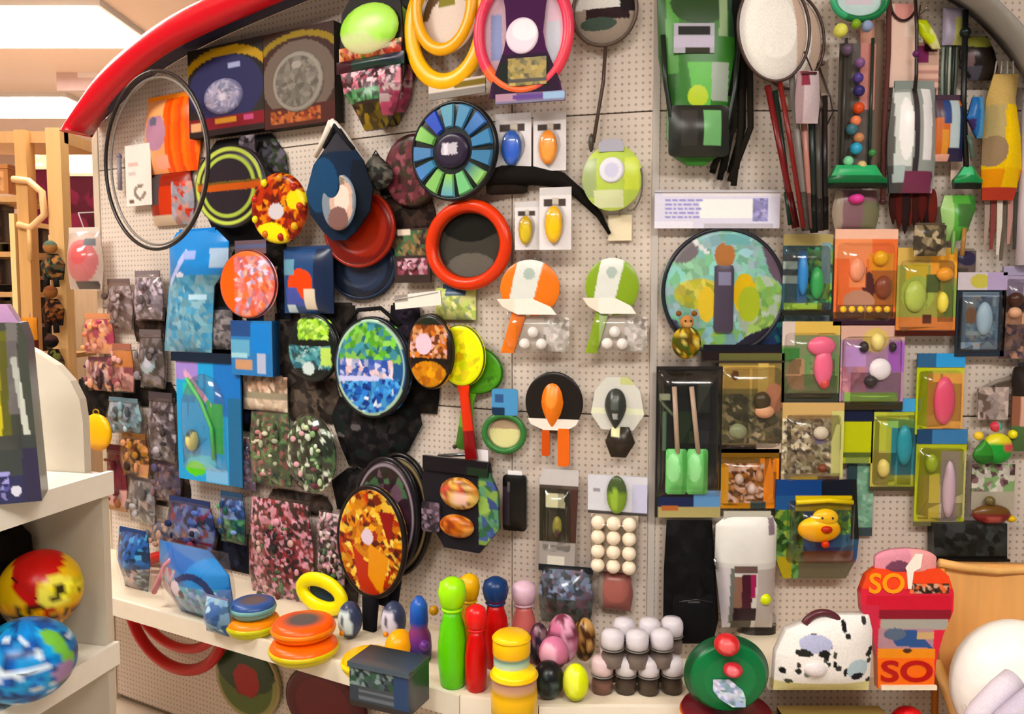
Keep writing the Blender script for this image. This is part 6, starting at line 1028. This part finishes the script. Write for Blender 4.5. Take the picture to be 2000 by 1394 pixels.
# ------------------------------------------------------------------ white shelf unit contents
t = stand('printed_ball', 'red and yellow printed ball in the white shelf unit', 'ball', (8, 1072, 158, 1226), Z2 + .07, C, yaw=30)
t.ball('shell', ['e8c030', ('P', [(.2, 0), (.8, 0), (.75, .18), (.45, .3), (.6, .6), (.45, .62), (.2, .35)], 'c81c24'), ('P', [(.3, .3), (.45, .3), (.68, .66), (.55, .72)], 'b82820'), ('E', .68, .42, .22, .18, 'f0e468'), ('V', .02, .5, .5, .95, 26, ['f0c83c', 'e8a828', '2c2010', 'f4dc58', '3c2c14'], 160), ('V', .6, .35, 1, .5, 12, ['f4ec60', '3a3010', 'e8d848'], 161), ('V', .6, .65, 1, .95, 16, ['e0a028', '5c3c14', 'c88420', '34240f'], 162), ('P', [(.3, .85), (.6, .9), (.8, 1), (.4, 1)], '9cc83c')], .5, .5, t.H / 2, rx=t.W / 2, ry=t.W / 2, n=48); t.tube('seam', [(.2, .2, -.045), (.45, .45, -.07), (.7, .78, -.05)], .0016, '6a1414')
t = stand('printed_ball', 'blue and white printed ball at the front of the white shelf unit', 'ball', (-36, 1206, 144, 1364), Z2 + .004, C, yaw=32)
t.ball('shell', ['2478b8', ('VE', .5, .5, .5, .5, 110, ['2a88d0', '1c5ca8', '38a8e0', '16407c', '3c98d8', 'd8e8f4'], 163), ('L', .1, .48, .7, .42, .07, 'e0ecf8'), ('P', [(.62, .05), (.8, .15), (.96, .5), (.88, .5), (.7, .2)], '7cc050'), ('E', .84, .6, .1, .14, 'a88ab0'), ('R', .8, .7, 1, 1, '2c5a60')], .5, .5, t.H / 2, rx=t.W / 2, ry=t.W / 2, n=48); t.tube('seam', [(.1, .5, -.04), (.5, .42, -.085), (.85, .5, -.05)], .0016, 'cde')
t = stand('figure_box', 'window box with a yellow green toy on the white shelf unit', 'box', (-60, 628, 84, 962), Z1 + .005, C, yaw=24)
t.loft('carton', ['4c5048', ('R', .35, .05, .7, .65, '6c6c30'), ('R', .3, .1, .6, .7, 'a09a34'), ('E', .48, .55, .12, .25, 'd8cc48'), ('R', .68, 0, .8, .5, '7a7674'), ('L', .75, .2, .9, .75, .03, 'c8ccc4'), ('R', .5, .62, 1, .85, '454a48'), ('R', .8, .7, 1, 1, '3c3850'), ('R', .4, .85, .8, 1, '3a3c5c'), ('E', .72, .93, .06, .03, 'd8d8e8'), ('V', .38, .82, .65, .98, 10, ['6a6ab0', '3a3a60', '9a9ad0'], 164)], shape=[(0, 0, .84), (.1, 0, .9), (1, 0, 1)], t=.09, side='3c3e3a'); t.loft('top_flap', ['d0a8d0', ('R', 0, 0, .6, .6, 'ecdcec')], (.1, -.1, .82, .02), shape=[(0, .2, .8), (1, 0, 1)], t=.05, y=-.02); t.loft('window', ['cdc'], (.25, .1, .8, .7), t=.001, y=-.09, fin='film', bulge=.004)
t = stand('shade_bag', 'black bag shape standing in for the shade deep in the white shelf unit behind the balls', 'bag', (-150, 975, 70, 1262), Z2 + .002, C, yaw=14)
t.loft('body', ['1a1512', ('V', 0, 0, 1, 1, 20, ['1a1512', '241d18', '120f0d'], 170)], shape=[(0, .1, .7), (.25, .0, .95), (1, .0, 1)], bulge=.03, p=3, fin='cloth'); t.tube('strap', [(.3, .06), (.4, -.02), (.55, .06)], .006, '17120f', fin='cloth')  # added dark body and strap in place of the shadow under the upper board

# ------------------------------------------------------------------ wooden display stand beyond the wall end
def far(name, label, cat, bb, dep, group=None): return free(name, label, cat, bb, dep, 0, group)
D = 3.25
t = free('wooden_display_stand', 'tall light wood display stand with rails beyond the pegboard wall', 'display stand', (-150, 262, 165, 600), D)
def PB(x0, x1): return (x0 + 150) / 315, (x1 + 150) / 315
def PV(y): return min((y - 262) / 338, 1 + t.o.matrix_world.translation.z / t.H)
for x0, x1, y0, y1, c in [(110, 138, 258, 1700, 'e6bc84'), (50, 72, 262, 1700, 'd8aa72'), (34, 44, 420, 1700, 'f4d49c'), (-120, -98, 262, 1700, 'c89c6c')]:
    a, b = PB(x0, x1); t.block('post', c, (a, PV(y0), b, PV(y1)), -.03, .03, 'wood')
for y0, y1 in [(262, 284), (385, 396), (492, 502), (570, 580), (940, 950)]:
    a, b = PB(-120, 60 if y0 > 300 else 138); t.block('rail', 'cba070', (a, PV(y0), b, PV(y1)), .0, .26, 'wood')
a, b = PB(-120, 60)
for y0 in (700, 820, 900): t.block('shelf_board', 'a87848', (a, PV(y0), b, PV(y0 + 10)), .0, .5, 'wood')
for k, (bb, c, lb) in enumerate([((0, 408, 30, 476), '2c1c14', 'dark brown box on the upper rail of the wooden stand'), ((-60, 510, 34, 556), '241a14', 'black brown box on the middle rail of the wooden stand'), ((-40, 590, 34, 676), '301c12', 'dark box on the lower board of the wooden stand'), ((-40, 330, 40, 383), 'c89060', 'tan box on the top rail of the wooden stand')]):
    q = far('display_box', lb, 'box', bb, D + .12); q.loft('carton', [c, ('V', .1, .2, .9, .9, 12, [c, '4a3020', '1c1410', '5c3c28'] if c != 'c89060' else [c, 'e0b080', 'b07848'], 200 + k)], t=.08, side=c); q.loft('lid', [c], (-.02, -.04, 1.02, .1), t=.085, side=c)
q = far('curved_chair', 'light wood bentwood piece leaning on the stand', 'wooden frame', (30, 345, 92, 470), D - .06); q.tube('bent_rail', [(.0, .05), (.5, .08), (.9, .25), (.95, .6), (.5, .8), (.1, .75)], .014, 'eec090', fin='wood'); q.tube('bent_rail', [(.45, .75), (.45, 1.3)], .01, 'e4b880', fin='wood')
for k, (bb, lb, pal) in enumerate([((72, 468, 130, 560), 'small puppet with a green cap hanging on the stand', ['3c3428', '6a4c30', 'a87848', '24201a', '4c5c4c']), ((76, 555, 128, 650), 'dark puppet in a brown coat hanging on the stand', ['241410', '4a2818', '8a5a34', '1a1210', '6a3c20']), ((80, 648, 128, 760), 'dark red puppet hanging lowest on the stand', ['2c1418', '5a1c24', '181010', '6a6a34', '3c2420'])]):
    q = far('puppet', lb, 'puppet', bb, D - .08, 'puppets on the wooden stand'); q.ball('head', [pal[2], ('R', 0, 0, 1, .4, pal[4])], .5, .16, .026, fin='cloth', n=16); q.loft('coat', [pal[0], ('V', 0, 0, 1, 1, 24, pal, 210 + k)], (.1, .3, .9, .85), shape=[(0, .3, .7), (.4, .0, 1), (1, .1, .9)], t=.01, bulge=.03, p=2, fin='cloth', y=.02); q.tube('leg', [(.35, .8), (.33, 1)], .011, pal[3], fin='cloth'); q.tube('leg', [(.65, .8), (.67, 1)], .011, pal[3], fin='cloth')
q = far('fabric_tail', 'orange and red cloth tail hanging on the inner post', 'cloth', (48, 620, 78, 730), D - .06); q.loft('cloth', ['c8843c', ('R', 0, .4, 1, .6, '5a1c14'), ('R', 0, .75, 1, 1, 'a83024')], t=.006, bulge=.01, fin='cloth'); q.tube('loop', [(.5, .02), (.5, -.1)], .002, 'a87')
q = free('clear_bag', 'cloudy bag with a pink ball beside the stand post', 'bag', (128, 452, 212, 568), 2.75, yaw=-10)
q.loft('contents', ['c8b4a8', ('E', .5, .5, .42, .38, 'c87878'), ('E', .5, .38, .22, .18, 'd06464'), ('R', .6, .1, .85, .22, '707478'), ('R', .3, .85, .9, 1, '4a403c')], (.03, .04, .97, .97), shape='bag', bulge=.04, p=2, fin='paper'); q.loft('clear_film', ['e8e0dc'], shape='bag', bulge=.055, p=2, y=.002, fin='film'); q.loft('hang_strip', ['d8ccc0'], (.1, -.06, .9, .05), t=.003, fin='paper'); q.tube('string', [(.5, 0), (.35, -.3), (.0, -.5, .3)], .002, 'bbb')
# far shop fittings
for bb, c, lb, dep, pal in [((70, 337, 122, 466), '4c1420', 'maroon display panel between the posts', 4.4, None), ((138, 350, 250, 466), '42141e', 'wide maroon display panel behind the hoops', 4.4, None), ((138, 292, 260, 348), 'e8cfc0', 'pale pink box on top of the wide maroon panel', 4.4, None), ((66, 290, 120, 334), 'd8b898', 'beige box on top of the maroon panel', 4.4, None)]:
    q = far('display_screen', lb, 'display screen', (bb[0], bb[1], bb[2], bb[3]), dep); q.loft('face', [c, ('V', .1, .1, .9, .9, 8, [c, c, '5c1c2c' if c[0] == '4' else 'f0dcd0'], 220)], t=.12, side=c); q.loft('top_edge', ['c8a890'], (0, -.03, 1, .02), t=.125, side='c8a890')
q = free('shop_counter', 'long wooden counter under the maroon panels far back', 'counter', (-200, 470, 330, 1150), 4.55); q.block('carcass', 'c8a888', (0, .04, 1, 1.0), -.15, .4, 'wood'); q.block('worktop', 'dcb890', (-.01, 0, 1.01, .04), -.2, .42, 'wood')
q = free('hanging_sign', 'pale hanging board under the far ceiling lights', 'sign', (118, 96, 200, 180), 5.2); q.loft('board', ['d8c0bc', ('R', .5, .1, 1, .7, 'f4ecec')], t=.04, fin='paint'); q.tube('rod', [(.1, 0), (.1, -1.2)], .008, 'aaa'); q.tube('rod', [(.9, 0), (.9, -1.2)], .008, 'aaa')
q = free('goods_cabinet', 'dark brown cabinet of small goods behind the wooden display stand', 'cabinet', (-220, 452, 112, 900), 3.95)
q.loft('carcass', ['2a1a12'], t=.05, fin='wood', side='2a1a12')
rg = random.Random(8)
for r in range(4):
    q.block('shelf_board', '7a5030', (0, .2 + .2 * r, 1, .215 + .2 * r), -.16, -.05, 'wood')
for r in range(4):
    for k in range(7):
        u = .08 + .135 * k; q.loft('drawer_front', [rg.choice(['4a2c1c', '3a2218', '6a3a20', '2c1c16', '5a1c18', '54502c'])], (u - .05, .06 + .2 * r, u + .05, .195 + .2 * r), t=.05, bulge=.02, y=-.05, fin='paper')
q.block('top_board', 'c89a68', (-.02, -.02, 1.02, 0), -.18, .0, 'wood')

# ------------------------------------------------------------------ wire peg hooks that carry what hangs clear of the board
hk = {}
for w, p, off in HOOKS:
    l = w.local(p); L_ = round(off - .002, 3)
    if any(q[0] is w and q[5] < off - .004 and q[1] - .01 < l[0] < q[2] + .01 and q[3] - .01 < l[2] < q[4] + .02 for q in PRINTS): continue   # shares the hook of what hangs behind it
    if L_ not in hk:
        v, f = tube_geo([(0, 0, 0), (0, -L_ * .6, 0), (0, -L_ * .9, .002), (0, -L_, .006)], .0022, 6)
        hk[L_] = (v, f)
    v, f = hk[L_]
    o = mk('peg_hook', w.hooks, v, f, np.tile(lin('b5b3b0'), (len(v), 1)), 'metal')
    o.location = (l[0], 0, l[2])
